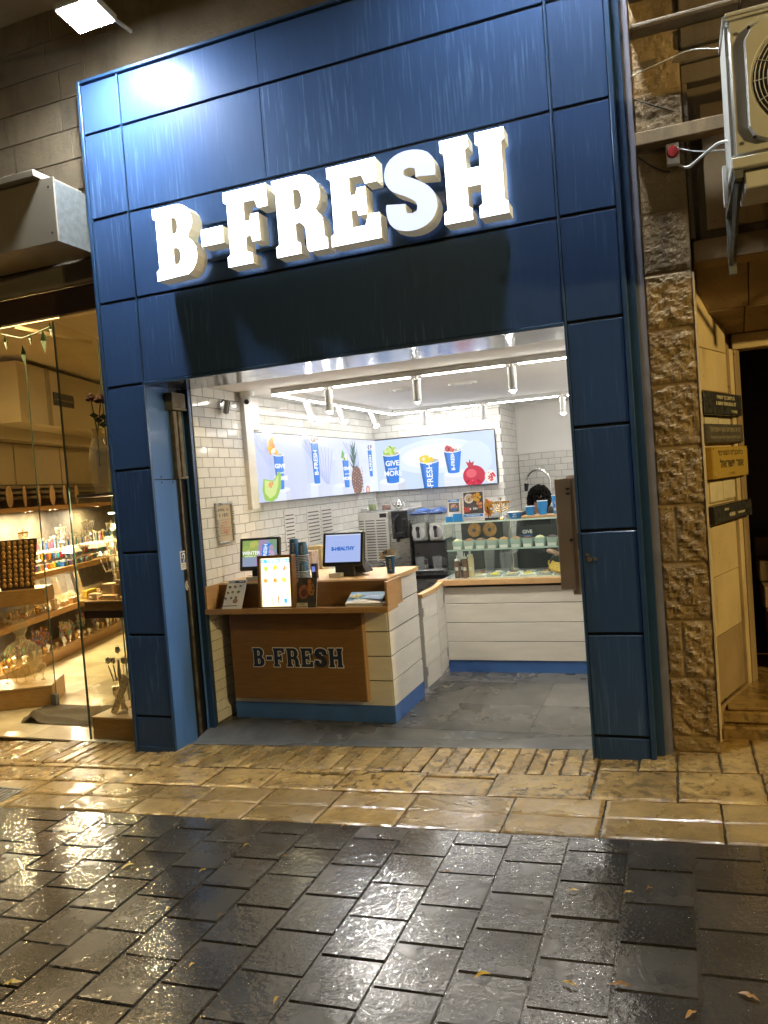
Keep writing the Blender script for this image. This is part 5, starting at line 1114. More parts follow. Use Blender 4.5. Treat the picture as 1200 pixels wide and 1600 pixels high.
# folded shutter leaves on the right jamb
sh = thing('folded_shutter', 'beige folded metal shutter leaves beside the right pillar', 'shutter', (3.0, .62, .8))
for (x0, x1, y0, y1, z0, z1) in ((2.965, 3.06, .60, .62, .83, 1.545), (3.0, 3.075, .622, .642, .84, 1.54), (3.035, 3.12, .644, .664, .79, 1.56), (3.08, 3.17, .60, .64, .80, 1.55)): part('shutter_leaf', box(x0, y0, z0, x1, y1, z1), 'beige_metal', sh, .003)
part('knob', MB().cyl((3.05, .60, 1.15), (3.05, .585, 1.15), .011, n=10), 'dark_steel', sh)
for z in (1.44, 1.47): part('latch', box(3.035, .592, z, 3.06, .599, z+.014), 'dark_steel', sh)
part('side_bracket', box(3.1, .5, 1.1, 3.168, .664, 1.2), 'dark_steel', sh)

# ---------------------------------------------------------------- machines at the back
ice = thing('ice_machine', 'steel ice machine with a white louvred side panel behind the till', 'ice machine', (.5, 3.5, FZ))
part('cabinet', box(.10, 3.60, FZ, .93, 4.19, 1.30), 'steel', ice, .006); lp_ = part('louvre_panel', box(.12, 3.585, .10, .70, 3.599, 1.285), 'white_board', ice, .004)
for c_ in range(4):
    for r in range(24): part('louvre', box(.165+c_*.13, 3.5825, 1.19-r*.03, .275+c_*.13, 3.5845, 1.2-r*.03), 'board_gap', lp_)
part('control_label', box(.60, 3.5825, 1.225, .68, 3.5845, 1.27), 'black_plastic', ice)
part('door_panel', box(.74, 3.57, .98, .93, 3.599, 1.29), 'black_plastic', ice, .008); part('door_handle', MB().tube([(.78, 3.56, 1.05), (.77, 3.545, 1.13), (.79, 3.545, 1.2), (.84, 3.56, 1.25)], .012), 'dark_steel', ice, smooth=True)
part('brew_head', box(.8, 3.5, 1.0, .90, 3.568, 1.05), 'black_plastic', ice, .004); part('brew_nozzle', MB().cyl((.82, 3.53, .95), (.82, 3.53, 1.0), .02), 'black_plastic', ice); part('side_knob', box(.88, 3.5, 1.12, .935, 3.568, 1.2), 'black_plastic', ice, .006)
part('steel_front', box(.74, 3.585, .2, .93, 3.599, .93), 'steel', ice)
def jar(x, y, label, col, r=.045, h=.1, name='glass_jar'):
    t = thing(name, label, 'jar', (x, y, 1.301), 'jars on the ice machine'); part('jar_wall', MB().lathe([(r, 0), (r, h), (r*.9, h+.01)], 16, Matrix.Translation((x, y, 1.301))), 'clear_plastic', t, smooth=True)
    part('contents', MB().lathe([(r*.9, .004), (r*.9, h*.75)], 14, Matrix.Translation((x, y, 1.301))), pm('jar_'+label[:6], col, .7, var=.5, scale=50), t); part('lid', MB().lathe([(r*.95, 0), (r*.95, .014)], 16, Matrix.Translation((x, y, 1.311+h))), 'clear_plastic', t)
jar(.235, 3.75, 'brown filled glass jar at the left of the ice machine top', (.35, .2, .08)); jar(.46, 3.75, 'green filled glass jar in the middle of the ice machine top', (.25, .35, .06))
jar(.64, 3.72, 'reddish filled wide jar beside the teapot', (.4, .13, .06), .05, .075)
t = thing('teapot', 'small shiny steel teapot on the ice machine', 'teapot', (.79, 3.72, 1.301)); Tt = Matrix.Translation((.79, 3.72, 1.301))
part('pot_body', MB().lathe([(.032, 0), (.05, .02), (.052, .05), (.035, .085), (.02, .09)], 20, Tt), 'chrome', t, smooth=True); part('lid', MB().lathe([(.034, .086), (.01, .105), (.006, .115), (.01, .122), (.002, .13)], 16, Tt), 'chrome', t, smooth=True)
part('spout', MB().tube([(.745, 3.72, 1.335), (.725, 3.72, 1.36), (.705, 3.72, 1.385)], lambda u: .012-.006*u), 'chrome', t, smooth=True); part('handle', MB().tube([(.835, 3.72, 1.38), (.87, 3.72, 1.375), (.87, 3.72, 1.34), (.84, 3.72, 1.325)], .005), 'chrome', t, smooth=True)
solo('tray_stack', box(.30, 3.66, 1.3015, .43, 3.8, 1.335), 'white_plastic', 'low white ribbed tray between the two left jars', 'tray', bevel=.004)
bt = thing('back_worktop', 'steel back worktop under the menu screens', 'worktop', (.6, 3.0, FZ)); part('top', box(.35, 1.35, .70, .62, 4.19, .735), 'steel', bt, .003); part('cupboard', box(.35, 1.36, FZ, .60, 3.58, .698), 'dark_steel', bt)
part('top', box(.94, 3.62, .56, 1.88, 4.19, .59), 'steel', bt); part('drawer_unit', box(.95, 3.63, FZ, 1.85, 4.18, .558), 'dark_steel', bt)
for i in range(3): part('drawer_front', box(.96, 3.615, .38-i*.16, 1.84, 3.629, .52-i*.16), 'steel', bt, .004)
# socket rail and wall grilles low on the left wall
sk = thing('socket_rail', 'white trunking with a row of power sockets on the left wall', 'sockets', (.36, 3.0, 1.0)); part('trunking', box(.352, 2.6, .98, .385, 3.55, 1.06), 'white_plastic', sk, .004)
for i in range(6): part('socket', box(.386, 2.66+i*.14, .995, .389, 2.75+i*.14, 1.045), 'white_plastic', sk, .001); part('socket_hole', MB().cyl((.389, 2.705+i*.14, 1.02), (.3905, 2.705+i*.14, 1.02), .012, n=10), 'grey_plastic', sk)
gl_ = thing('wall_grille', 'white wall grilles with dark slots below the left menu screen', 'grille', (.36, 2.4, 1.15))
for (a, b) in ((1.82, 2.02), (2.28, 2.56), (2.60, 2.86)):
    gf_ = part('grille_frame', box(.3505, a, 1.06, .356, b, 1.42), 'tile', gl_, .001)
    for k in range(9): part('slot', box(.3565, a+.02, 1.09+k*.035, .358, b-.02, 1.10+k*.035), 'board_gap', gf_)
# boxes and steel pot behind the cups
G = 'boxes on the worktop behind the cup stacks'
for i, (y, c, lb) in enumerate(((1.75, (.5, .28, .12), 'small orange brown box left behind the tall cup stack'), (1.95, (.55, .4, .3), 'pinkish box behind the tall cup stack'), (2.15, (.6, .45, .2), 'yellow brown box right of the tall cup stack'))): solo('supply_box', box(.40, y, .736, .54, y+.14, 1.0+.03*i), pm('box%d' % i, c, .6, var=.3, scale=20), lb, 'box', G, bevel=.003)
t = thing('steel_pot', 'round steel pot with a lid behind the left till', 'pot', (.55, 1.52, .736)); part('pot_body', MB().lathe([(.07, 0), (.07, .15)], 20, Matrix.Translation((.53, 1.52, .736))), 'chrome', t, smooth=True); part('pot_lid', MB().lathe([(.075, .15), (.075, .16), (.02, .175)], 20, Matrix.Translation((.53, 1.52, .736))), 'chrome', t, smooth=True)
# slush machine: one machine with two tanks
sm_ = thing('slush_machine', 'twin tank drink dispenser with blue lids and black body', 'drink dispenser', (1.13, 3.75, .59))
part('machine_body', box(.94, 3.66, .60, 1.33, 4.05, .93), 'black_plastic', sm_, .01); part('drip_tray', box(.95, 3.50, .60, 1.32, 3.659, .63), 'dark_steel', sm_, .004); part('front_panel', box(.955, 3.652, .66, 1.315, 3.659, .91), 'dark_steel', sm_, .003)
for x in (1.035, 1.235):
    tn = part('tank', box(x-.09, 3.62, .931, x+.09, 3.98, 1.23), 'clear_plastic', sm_, .02); part('drink', box(x-.082, 3.63, .94, x+.082, 3.97, 1.13), pm('slush', (.7, .68, .6), .5, var=.05), sm_, .015)
    part('blue_lid', MB().box(x-.095, 3.60, 1.231, x+.095, 3.99, 1.255), 'navy_lid' if 'navy_lid' in MATS else pm('navy_lid', (.02, .06, .2), .35), sm_, .01)
    part('lid_hump', MB().ball((x, 3.8, 1.255), .08, 1.1, 2.2, .5, 12), 'navy_lid', sm_, smooth=True)
    tp_ = part('tap_plate', MB().cyl((x-.0, 3.618, 1.03), (x, 3.60, 1.03), .075, n=28), 'white_plastic', tn, smooth=True)
    part('tap', MB().cyl((x, 3.60, 1.09), (x, 3.565, 1.06), .018).cyl((x, 3.575, 1.09), (x+.01, 3.555, .98), .012, .018).ball((x, 3.57, 1.085), .022), 'black_plastic', tn, smooth=True)
for (x, lb) in ((1.04, 'left clear plastic measuring jug under the drink dispenser taps'), (1.235, 'right clear plastic measuring jug under the drink dispenser taps')):
    t = thing('measuring_jug', lb, 'jug', (x, 3.57, .632), 'clear measuring jugs'); part('jug_wall', MB().lathe([(.042, 0), (.052, .14)], 18, Matrix.Translation((x, 3.57, .632)), cap=False), 'clear_plastic', t, smooth=True); part('jug_handle', MB().tube([(x+.048, 3.57, .75), (x+.085, 3.57, .74), (x+.08, 3.57, .68), (x+.044, 3.57, .67)], .006), 'clear_plastic', t)
    part('jug_base', MB().lathe([(.043, 0), (.043, .01)], 18, Matrix.Translation((x, 3.57, .631))), 'clear_plastic', t)
for (x, lb) in ((.80, 'left steel milk jug by the counter end'), (.88, 'right steel milk jug by the counter end')): solo('steel_cup', MB().lathe([(.035, 0), (.04, .09)], 16, Matrix.Translation((x, 3.3, .7355)) if False else Matrix.Translation((x+.2, 3.64, .5905)), cap=True), 'chrome', lb, 'steel cup', 'steel milk jugs', smooth=True)
# waffle machine behind the case with two round plates
wf = thing('waffle_maker', 'dark steel cabinet with two round golden waffle plates behind the glass case', 'waffle maker', (1.95, 2.9, FZ))
part('cabinet', box(1.72, 2.85, FZ, 2.13, 3.25, 1.18), 'dark_steel', wf, .008); part('glass_door', box(1.74, 2.835, .80, 2.11, 2.849, 1.16), 'dark_steel', wf, .003)
for x in (1.86, 2.01):
    part('round_plate', MB().cyl((x, 2.834, 1.085), (x, 2.815, 1.085), .068, .064, 28), pm('bronze', (.5, .27, .09), .35, .5, var=.3, scale=30), wf, smooth=True); part('plate_centre', MB().cyl((x, 2.814, 1.085), (x, 2.81, 1.085), .018, n=14), 'dark_steel', wf)
for (x, w_, h, lb, m) in ((2.04, .09, .2, 'clear blender jug with a handle on the worktop behind the case', 'clear_plastic'), (2.2, .12, .16, 'square white translucent container behind the case', 'clear_plastic')): solo('worktop_container', MB().lathe([(w_*.45, 0), (w_*.55, h)], 14, Matrix.Translation((x, 2.6, .717))), m, lb, 'container', smooth=True)
sk_ = thing('sink_tap', 'tall arched chrome spring tap in front of the far tiled wall', 'tap', (2.34, 4.7, .75))
part('arch', MB().tube([(2.30, 4.9, .75), (2.30, 4.9, 1.45)]+[(2.16+.14*math.cos(a), 4.9, 1.48+.15*math.sin(a)) for a in [PI*j/12 for j in range(13)]]+[(2.02, 4.9, 1.42)], .018, 8), 'chrome', sk_, smooth=True); part('spray_head', MB().cyl((2.02, 4.9, 1.47), (2.01, 4.9, 1.38), .03, .02, 12), 'black_plastic', sk_)
solo('sink_unit', box(1.92, 4.6, FZ, 3.3, 5.09, .78), 'steel', 'steel sink unit along the far tiled wall', 'sink unit', bevel=.005)

# ---------------------------------------------------------------- the worker
pe = thing('person', 'bent over worker in black with short curly dark hair behind the glass case', 'person', (2.55, 2.95, FZ))
def skin(name, verts, edges, mat, parent, sub=2, root=0):
    me = bpy.data.meshes.new(name); off = org(parent); me.from_pydata([Vector(v[:3])-off for v in verts], edges, []); o = link(name, me, parent)
    o.modifiers.new('s', 'SKIN'); me.skin_vertices[0].data[0].use_root = False
    for i, v in enumerate(verts): r = v[3]; me.skin_vertices[0].data[i].radius = (r, r) if not isinstance(r, tuple) else r
    me.skin_vertices[0].data[root].use_root = True; sb = o.modifiers.new('b', 'SUBSURF'); sb.levels = sub; sb.render_levels = sub
    bpy.context.view_layer.update(); dg = bpy.context.evaluated_depsgraph_get(); ev = o.evaluated_get(dg); m2 = bpy.data.meshes.new_from_object(ev); o.modifiers.clear(); o.data = m2; m2.materials.clear(); m2.materials.append(M(mat)); m2.shade_smooth(); return o
pm('black_shirt', (.014, .014, .016), .85, bs=.35, bscale=14, bd=.02); pm('skin', (.5, .29, .19), .5, var=.06); pm('trousers', (.03, .03, .035), .85); pm('hair', (.006, .005, .004), .9, spec=.1, bs=.9, bscale=90, bd=.012)
pz = FZ; px_ = 2.50
body_v = [(2.62, 3.15, pz+.88, .14), (2.58, 3.06, pz+1.02, .145), (2.52, 2.95, pz+1.18, .15), (2.48, 2.86, pz+1.29, .12), (2.50, 2.79, pz+1.36, .052), (2.515, 2.735, pz+1.42, .05),
    (2.33, 2.86, pz+1.26, .075), (2.32, 2.74, pz+1.08, .052), (2.47, 2.60, pz+.98, .038), (2.56, 2.55, pz+.98, .026),
    (2.62, 2.83, pz+1.27, .075), (2.72, 2.72, pz+1.12, .052), (2.76, 2.58, pz+1.11, .038), (2.765, 2.51, pz+1.13, .026),
    (2.54, 3.15, pz+.82, .10), (2.52, 3.05, pz+.48, .07), (2.52, 3.12, pz+.1, .048), (2.72, 3.15, pz+.82, .10), (2.74, 3.05, pz+.48, .07), (2.74, 3.12, pz+.1, .048)]
skin('body', body_v, [(0, 1), (1, 2), (2, 3), (3, 4), (4, 5), (3, 6), (6, 7), (7, 8), (8, 9), (3, 10), (10, 11), (11, 12), (12, 13), (0, 14), (14, 15), (15, 16), (0, 17), (17, 18), (18, 19)], 'black_shirt', pe)
hc = Vector((2.52, 2.69, pz+1.42)); Th = Matrix.Translation(hc) @ Matrix.Rotation(.5, 4, 'Z') @ Matrix.Rotation(.75, 4, 'X')
mb = MB(); n = 20; V = []; F = []
for i in range(15):
    t_ = PI*i/14
    for k in range(n):
        a = 2*PI*k/n; x = math.sin(t_)*math.cos(a); y = math.sin(t_)*math.sin(a); z = -math.cos(t_)
        w_ = .076*(1 if z > -.1 else 1-.28*(-z-.1)); dd = .098*(1 if y > 0 else .95)*(1 if z > -.1 else 1-.2*(-z-.1)); q = Vector((x*w_, y*dd, z*.115))
        if y < -.6: q.y -= .022*math.exp(-((x/.16)**2+((z+.12)/.16)**2)); q.y += .008*math.exp(-(((abs(x)-.35)/.15)**2+((z-.05)/.12)**2)); q.y -= .006*math.exp(-((x/.25)**2+((z+.5)/.1)**2))
        V.append(tuple(q))
for i in range(14):
    for k in range(n): k2 = (k+1) % n; F.append((i*n+k, i*n+k2, (i+1)*n+k2, (i+1)*n+k))
part('head', MB().add(V, F, Th), 'skin', pe, smooth=True)
part('neck', MB().cyl(hc+Vector((-.005, .05, -.06)), Vector((2.50, 2.80, pz+1.33)), .045, .055, 14), 'skin', pe, smooth=True)
for s in (-1, 1):
    part('ear', MB().ball(tuple(Th @ Vector((.077*s, .01, -.005))), .018, .5, 1, 1.3), 'skin', pe, smooth=True)
    part('eye', MB().ball(tuple(Th @ Vector((.03*s, -.088, .008))), .009), 'black_plastic', pe)
part('mouth', MB().ball(tuple(Th @ Vector((0, -.092, -.055))), .014, 1.4, .5, .4), pm('lips', (.4, .14, .12), .5), pe)
mb = MB()
for k in range(230):
    a, t_ = R(0, 2*PI), math.acos(R(-.55, 1)); v = Vector((math.sin(t_)*math.cos(a), math.sin(t_)*math.sin(a), math.cos(t_)))
    if v.y < -.45 and v.z < .45: continue
    q = Th @ Vector((v.x*.09, v.y*.108+.012, v.z*.125+.012)); mb.ball(tuple(q), R(.014, .026), R(.8, 1.3), R(.8, 1.3), R(.8, 1.3), 6)
mb.lathe([(.01, -.09), (.075, -.06), (.09, .02), (.07, .09), (.01, .128)], 16, Th @ Matrix.Translation((0, .02, .005)))
part('hair', mb, 'hair', pe, smooth=True)
def hand(w_, dr, up):
    w_, dr, up = Vector(w_), Vector(dr).normalized(), Vector(up); sd = dr.cross(up).normalized(); up = sd.cross(dr)
    vs = [(*w_, .021), (*(w_+dr*.045), .024), (*(w_+dr*.085), .023)]; ed = [(0, 1), (1, 2)]
    for k, (o_, L_) in enumerate(((-.028, .06), (-.009, .072), (.010, .068), (.028, .052))):
        b = len(vs); p0 = w_+dr*.085+sd*o_*.9; vs += [(*(p0), .0105), (*(p0+dr*L_*.5-up*.008), .009), (*(p0+dr*L_*.8-up*.03), .0075)]; ed += [(2, b), (b, b+1), (b+1, b+2)]
    b = len(vs); p0 = w_+dr*.03-sd*.03; vs += [(*p0, .012), (*(p0+dr*.03-sd*.02-up*.012), .010), (*(p0+dr*.055-sd*.018-up*.03), .008)]; ed += [(1, b), (b, b+1), (b+1, b+2)]
    return vs, ed
for (w_, dr) in (((2.575, 2.54, pz+.98), (.8, -.4, -.1)), ((2.766, 2.50, pz+1.135), (.15, -.9, .2))): vs, ed = hand(w_, dr, (0, 0, 1)); skin('hand', vs, ed, 'skin', pe, 1)
part('forearm_skin', MB().tube([(2.755, 2.60, pz+1.108), (2.765, 2.50, pz+1.135)], .03, 10), 'skin', pe, smooth=True)
d = Draw(.0005); d.text(W_, 'GIVE', 0, .075, .045, .001); d.text(CB, 'YOURSELF', 0, .042, .02, .0005); d.text(W_, 'MORE', 0, .005, .045, .001); d.build('shirt_print', (2.39, 2.70, pz+1.07), (.9, -.1, 0), (0, 0, 1), 'print', pe)
part('apron', MB().prism([(2.28, pz+.62), (2.70, pz+.62), (2.66, pz+1.2), (2.30, pz+1.2)], 2.705, 2.715), 'black_shirt', pe)
jk = thing('grey_jacket', 'dark grey folded jacket draped at the back of the rear counter', 'jacket', (2.78, 2.62, .717))
for k in range(4): part('cloth_fold', MB().tube([(2.60+.03*k, 2.62+.015*k, .735+.03*k), (2.68+.02*k, 2.60+.015*k, .84+.03*k), (2.82, 2.62+.01*k, .90+.035*k), (3.0, 2.62, .86+.03*k), (3.15, 2.62, .80)], lambda u: .035+.03*math.sin(PI*min(.95, max(.06, u))), 8), pm('grey_cloth', (.06, .058, .055), .9, bs=.3, bscale=25, bd=.01), jk, smooth=True)
# ================================================================== souvenir shop on the left
NZ = -.195
nf = structure('souvenir_shop_floor', MB().box(-6, .21, NZ-.06, -.02, 7, NZ-.012), 'wet_joint')
for i in range(9):
    for j in range(8):
        x0 = -5.6+i*.62; y0 = .21+j*.6
        if x0+.62 > .0: continue
        part('cream_floor_tile', box(x0+.001, y0+.001, NZ-.011, x0+.619, y0+.599, NZ+R(0, .0006)), 'cream_floor', nf)
part('cream_floor_tile', box(-.639+.62, .211, NZ-.011, -.02, .3, NZ), 'cream_floor', nf) if False else None
PW = Vector((-3.06, 2.08, 0)); DW = Vector((-.294, .956, 0)).normalized(); NW = Vector((DW.y, -DW.x, 0))   # NW points to the room
TW = Matrix(((DW.x, -NW.x, 0, PW.x), (DW.y, -NW.y, 0, PW.y), (0, 0, 1, 0), (0, 0, 0, 1)))  # x along the shelves, y into the wall
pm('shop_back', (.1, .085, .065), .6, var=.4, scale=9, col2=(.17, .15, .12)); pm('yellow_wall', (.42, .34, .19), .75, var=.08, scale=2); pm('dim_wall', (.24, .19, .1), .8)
structure('souvenir_back_wall', box(-2.4, .42, NZ, 4.6, .5, 3.4, T=TW), 'shop_back')
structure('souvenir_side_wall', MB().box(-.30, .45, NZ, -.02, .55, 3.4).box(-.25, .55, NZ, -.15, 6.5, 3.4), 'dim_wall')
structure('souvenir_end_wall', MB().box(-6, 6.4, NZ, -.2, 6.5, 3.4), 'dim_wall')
structure('souvenir_ceiling', box(-6, .22, 3.25, -.1, 6.5, 3.35), 'yellow_wall')
# soffits, old air conditioner slot, cream panels high up
sf = structure('souvenir_soffit', box(-2.3, .16, 2.42, 4.5, .419, 3.24, T=TW), 'yellow_wall')
solo('bulkhead_box', box(-.2, -.25, 2.55, 4.4, .158, 3.2, T=TW), 'yellow_wall', 'large cream bulkhead box under the ceiling of the souvenir shop', 'bulkhead', bevel=.004)
bs_ = thing('cassette_unit', 'dark slot of a built in air unit in the cream bulkhead', 'air vent', tuple(TW @ Vector((.9, -.26, 2.8)))); part('slot', box(.55, -.262, 2.80, 1.05, -.2505, 2.95, T=TW), 'black_plastic', bs_); part('slot_blade', box(.57, -.285, 2.86, 1.03, -.263, 2.87, T=TW), 'dim_wall', bs_)
part('trim', box(.40, -.27, 2.55, .47, -.2505, 3.2, T=TW), 'dim_wall', bs_)
for i in range(3): solo('wall_panel', box(-.4+i*1.15, .385, 1.92, .72+i*1.15, .418, 2.41, T=TW), 'yellow_wall', ['plain cream wall panel above the top shelf, nearest the street', 'stained cream wall panel above the top shelf, second along', 'cream wall panel above the top shelf, farthest from the street'][i], 'panel', 'cream panels over the shelves')
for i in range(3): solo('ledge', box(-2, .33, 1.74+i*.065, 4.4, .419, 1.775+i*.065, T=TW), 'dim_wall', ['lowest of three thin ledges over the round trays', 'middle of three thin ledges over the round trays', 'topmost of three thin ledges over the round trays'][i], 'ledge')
# shelves
def shelf(z, label, th=.07, dep=.42): return solo('display_shelf', box(-2.2, 0, z-th, 4.3, dep-.002, z, T=TW), 'shelf_wood', label, 'shelf', 'wooden shelves of the souvenir shop', bevel=.003)
shelf(1.64, 'top wooden shelf of the souvenir shop carrying round trays', .05, .41); shelf(.88, 'second wooden shelf crowded with colourful candlesticks'); shelf(.40, 'third wooden shelf with glass pieces and boxes'); shelf(-.07, 'lowest wooden deck with colourful metal trees', .12)
solo('glass_tier', box(-2, .20, 1.06, 4.2, .41, 1.068, T=TW), 'glass', 'upper clear glass tier over the second shelf', 'glass shelf'); solo('glass_tier', box(-2, .14, .975, 4.2, .40, .983, T=TW), 'glass', 'lower clear glass tier over the second shelf', 'glass shelf')
def S(t, d_, z): return TW @ Vector((t, d_, z))
cols = [(.04, .12, .35), (.35, .03, .05), (.03, .3, .35), (.15, .05, .3), (.5, .3, .04), (.5, .48, .42), (.03, .2, .08), (.4, .15, .02), (.45, .1, .2), (.2, .35, .45)]
pmc = [pm('enamel_%d' % i, c, .25, .3, var=.1) for i, c in enumerate(cols)]
def master(name, build, label, cat, group):
    t = thing(name, label, cat, (0, 0, 0), group); build(t); return t
def stick(mat, h=.13):
    def b(t):
        part('base', MB().lathe([(.022, 0), (.02, .008), (.006, .02)], 10), 'silver', t, smooth=True); part('stem', MB().lathe([(.006, .02), (.009, h*.45), (.005, h*.6), (.007, h*.8)], 10), mat, t, smooth=True); part('candle_holder', MB().lathe([(.006, h*.8), (.014, h*.92), (.013, h)], 10), 'silver', t, smooth=True)
    return b
def tumbler(mat, h=.07):
    def b(t):
        part('beaker', MB().lathe([(.018, 0), (.021, h*.5), (.022, h)], 12), mat, t, smooth=True); part('beaker_band', MB().lathe([(.0225, h*.88), (.0235, h*.92), (.0225, h)], 12, cap=False), 'silver', t)
    return b
kinds = []
for i in (0, 2, 5, 4, 8, 9): kinds.append(master('candlestick', stick(pmc[i], .12+.01*(i % 4)), 'slim enamelled candlestick in a dense row on the second shelf', 'candlestick', 'enamelled candlesticks on the second shelf'))
cups_ = [master('kiddush_cup', tumbler(pmc[i]), 'small enamelled metal beaker standing in rows on the second shelf', 'beaker', 'enamelled beakers on the second shelf') for i in (0, 1, 3, 2, 4, 7, 5)]
used = set()
def put(o, loc, rz=0, sc_=None):
    if o.name not in used:
        used.add(o.name); o.location = loc; o.rotation_euler.z = rz
        if sc_: o.scale = (sc_,)*3
        return o
    return dup(o, loc, rotz=rz, scale=sc_)
for row, (dd, z) in enumerate(((.30, 1.07), (.22, .985), (.10, .882))):
    t = -.8
    while t < 3.2:
        if row == 0: o = random.choice(kinds); s_ = R(1, 1.35)
        elif row == 1: o = kinds[2] if t < .8 and R(0, 1) < .6 else random.choice(cups_); s_ = R(.9, 1.15)
        else: o = random.choice(cups_+kinds[:2]); s_ = R(.8, 1.05)
        put(o, S(t, dd+R(-.01, .01), z), R(0, 3), s_*1.15); t += R(.055, .075)*(1.15 if row == 0 else 1)
# boxes with coloured slats in the middle of the shelf
for i in range(5):
    t0 = 1.0+i*.16; t = thing('enamel_box', ['small striped enamel box, first from the street', 'small striped enamel box, second along', 'small striped enamel box, third along', 'small striped enamel box, fourth along', 'small striped enamel box, farthest along'][i], 'box', tuple(S(t0, .04, .882)), 'striped boxes on the second shelf')
    for k in range(4): part('coloured_strip', box(t0+k*.033, .02, .882, t0+k*.033+.031, .08, .94, T=TW), pmc[(i*3+k*2) % 10], t)
# menorahs
for i, (tt, dd, z, h, w_, m_, lb) in enumerate(((1.9, .1, 1.16, .24, .17, 'silver', 'large silver candelabrum with nested round arms under the top shelf'), (1.45, .25, 1.16, .2, .14, 'silver', 'silver branched candelabrum behind the white display'), (2.4, .3, 1.2, .2, .15, 'dark_steel', 'dark iron candelabrum near the wooden pillar'), (.62, .3, 1.2, .15, .1, 'gold', 'small gilt candelabrum at the top left'), (2.9, .2, 1.1, .24, .17, 'silver', 'silver candelabrum deep in the shop'))):
    t = thing('menorah', lb, 'menorah', tuple(S(tt, dd, z)), 'candelabra on the second shelf'); q = S(tt, dd, z); menorah(t, q.x, q.y, z, h, w_, m_, 4, math.atan2(DW.y, DW.x))
    part('stand', MB().lathe([(.04, 0), (.04, .01)], 12, Matrix.Translation((q.x, q.y, 1.069))), 'glass', t); part('riser', MB().cyl((q.x, q.y, 1.078), (q.x, q.y, z), .01), 'clear_plastic', t)
for i, (t0, lb) in enumerate(((1.30, 'white ceramic canopy shaped display on the second shelf'), (2.05, 'white and turquoise ceramic model on the second shelf'))):
    t = thing('ceramic_model', lb, 'ornament', tuple(S(t0, .12, .99))); part('roof', MB().add([tuple(S(t0+a, b, c)) for a, b, c in ((0, .05, 1.02), (.3, .05, 1.02), (.3, .2, 1.02), (0, .2, 1.02), (.05, .08, 1.09), (.25, .08, 1.09), (.25, .16, 1.09), (.05, .16, 1.09))], [(0, 3, 2, 1), (4, 5, 6, 7), (0, 1, 5, 4), (1, 2, 6, 5), (2, 3, 7, 6), (3, 0, 4, 7)]), 'tray_white', t, .008)
    for a in (.02, .12, .2, .27): part('pillar', MB().cyl(S(t0+a, .07, .983), S(t0+a, .07, 1.02), .01), pmc[(i*2) % 9], t)
# round wooden trays on the top shelf, seen edge on
for i in range(7):
    q = S(-.1+i*.33, .2, 1.64+.13); T = Matrix.Translation(q) @ Matrix.Rotation(.62+R(-.08, .12), 4, 'Z') @ Matrix.Rotation(PI/2, 4, 'Y') @ Matrix.Rotation(R(.1, .35), 4, 'Z')
    solo('round_tray', MB().lathe([(.12, -.006), (.125, 0), (.12, .006)], 24, T), 'pale_wood', 'round pale wooden tray on edge on the top shelf, %s from the street' % ['first', 'second', 'third', 'fourth', 'fifth', 'sixth', 'seventh'][i], 'tray', 'round trays on the top shelf', smooth=True)
# under-shelf lamps
dl = emat('shelf_lamp', (1, .84, .55), 1250)
for (tt, zz, lb) in ((-.35, 1.588, 'shelf downlight at the left edge under the top shelf'), (.45, 1.588, 'shelf downlight second from the left under the top shelf'), (1.05, 1.588, 'bright shelf downlight in the middle under the top shelf'), (2.3, 1.588, 'bright shelf downlight by the vitrine under the top shelf'), (1.15, .808, 'small downlight under the second shelf, left one'), (1.7, .808, 'small downlight under the second shelf, right one'), (-.3, .328, 'small downlight under the third shelf')):
    r = .055 if zz > 1 else .03; t = thing('shelf_downlight', lb, 'downlight', tuple(S(tt, .12, zz)), 'downlights under the shelves'); T = Matrix.Translation(S(tt, .12, zz))
    lr_ = part('lamp_ring', MB().lathe([(r*1.15, 0), (r*1.15, -.006), (r, -.006)], 18, T, cap=False), 'chrome', t); part('lamp_disc', MB().lathe([(r, -.004), (r, -.001)], 18, T), dl, lr_)
# third shelf: glassware, boxes, tablets
for i in range(70):
    tt = -1.0+i*.055; r_ = R(.018, .035); h = R(.04, .11); m_ = random.choice(['crystal', 'crystal', 'silver', 'pale_wood', 'gold']); q = S(tt, R(.05, .2), .401)
    solo('small_ware', MB().lathe([(r_*.7, 0), (r_, h*.5), (r_*.5, h*.8), (r_*.8, h)], 12, Matrix.Translation(q)), m_, 'small ware standing in a row on the third shelf', 'ornament', 'small ware on the third shelf', smooth=True)
for i, (tt, lb) in enumerate(((.95, 'thin glass plaque leaning on the third shelf, nearest the street'), (1.25, 'thin glass plaque leaning on the third shelf, second along'), (1.6, 'frosted glass plaque leaning on the third shelf, third along'), (1.85, 'tall thin plaque leaning on the third shelf, farthest'))): solo('leaning_plaque', MB().add([tuple(S(tt+a, b, c)) for a, b, c in ((.12, .26, .41), (.135, .26, .41), (.135, .34, .41), (.12, .34, .41), (-.06, .24, .74), (-.05, .24, .74), (-.05, .30, .74), (-.06, .30, .74))], [(0, 3, 2, 1), (4, 5, 6, 7), (0, 1, 5, 4), (1, 2, 6, 5), (2, 3, 7, 6), (3, 0, 4, 7)]), 'crystal' if i != 2 else 'clear_plastic', lb, 'plaque')
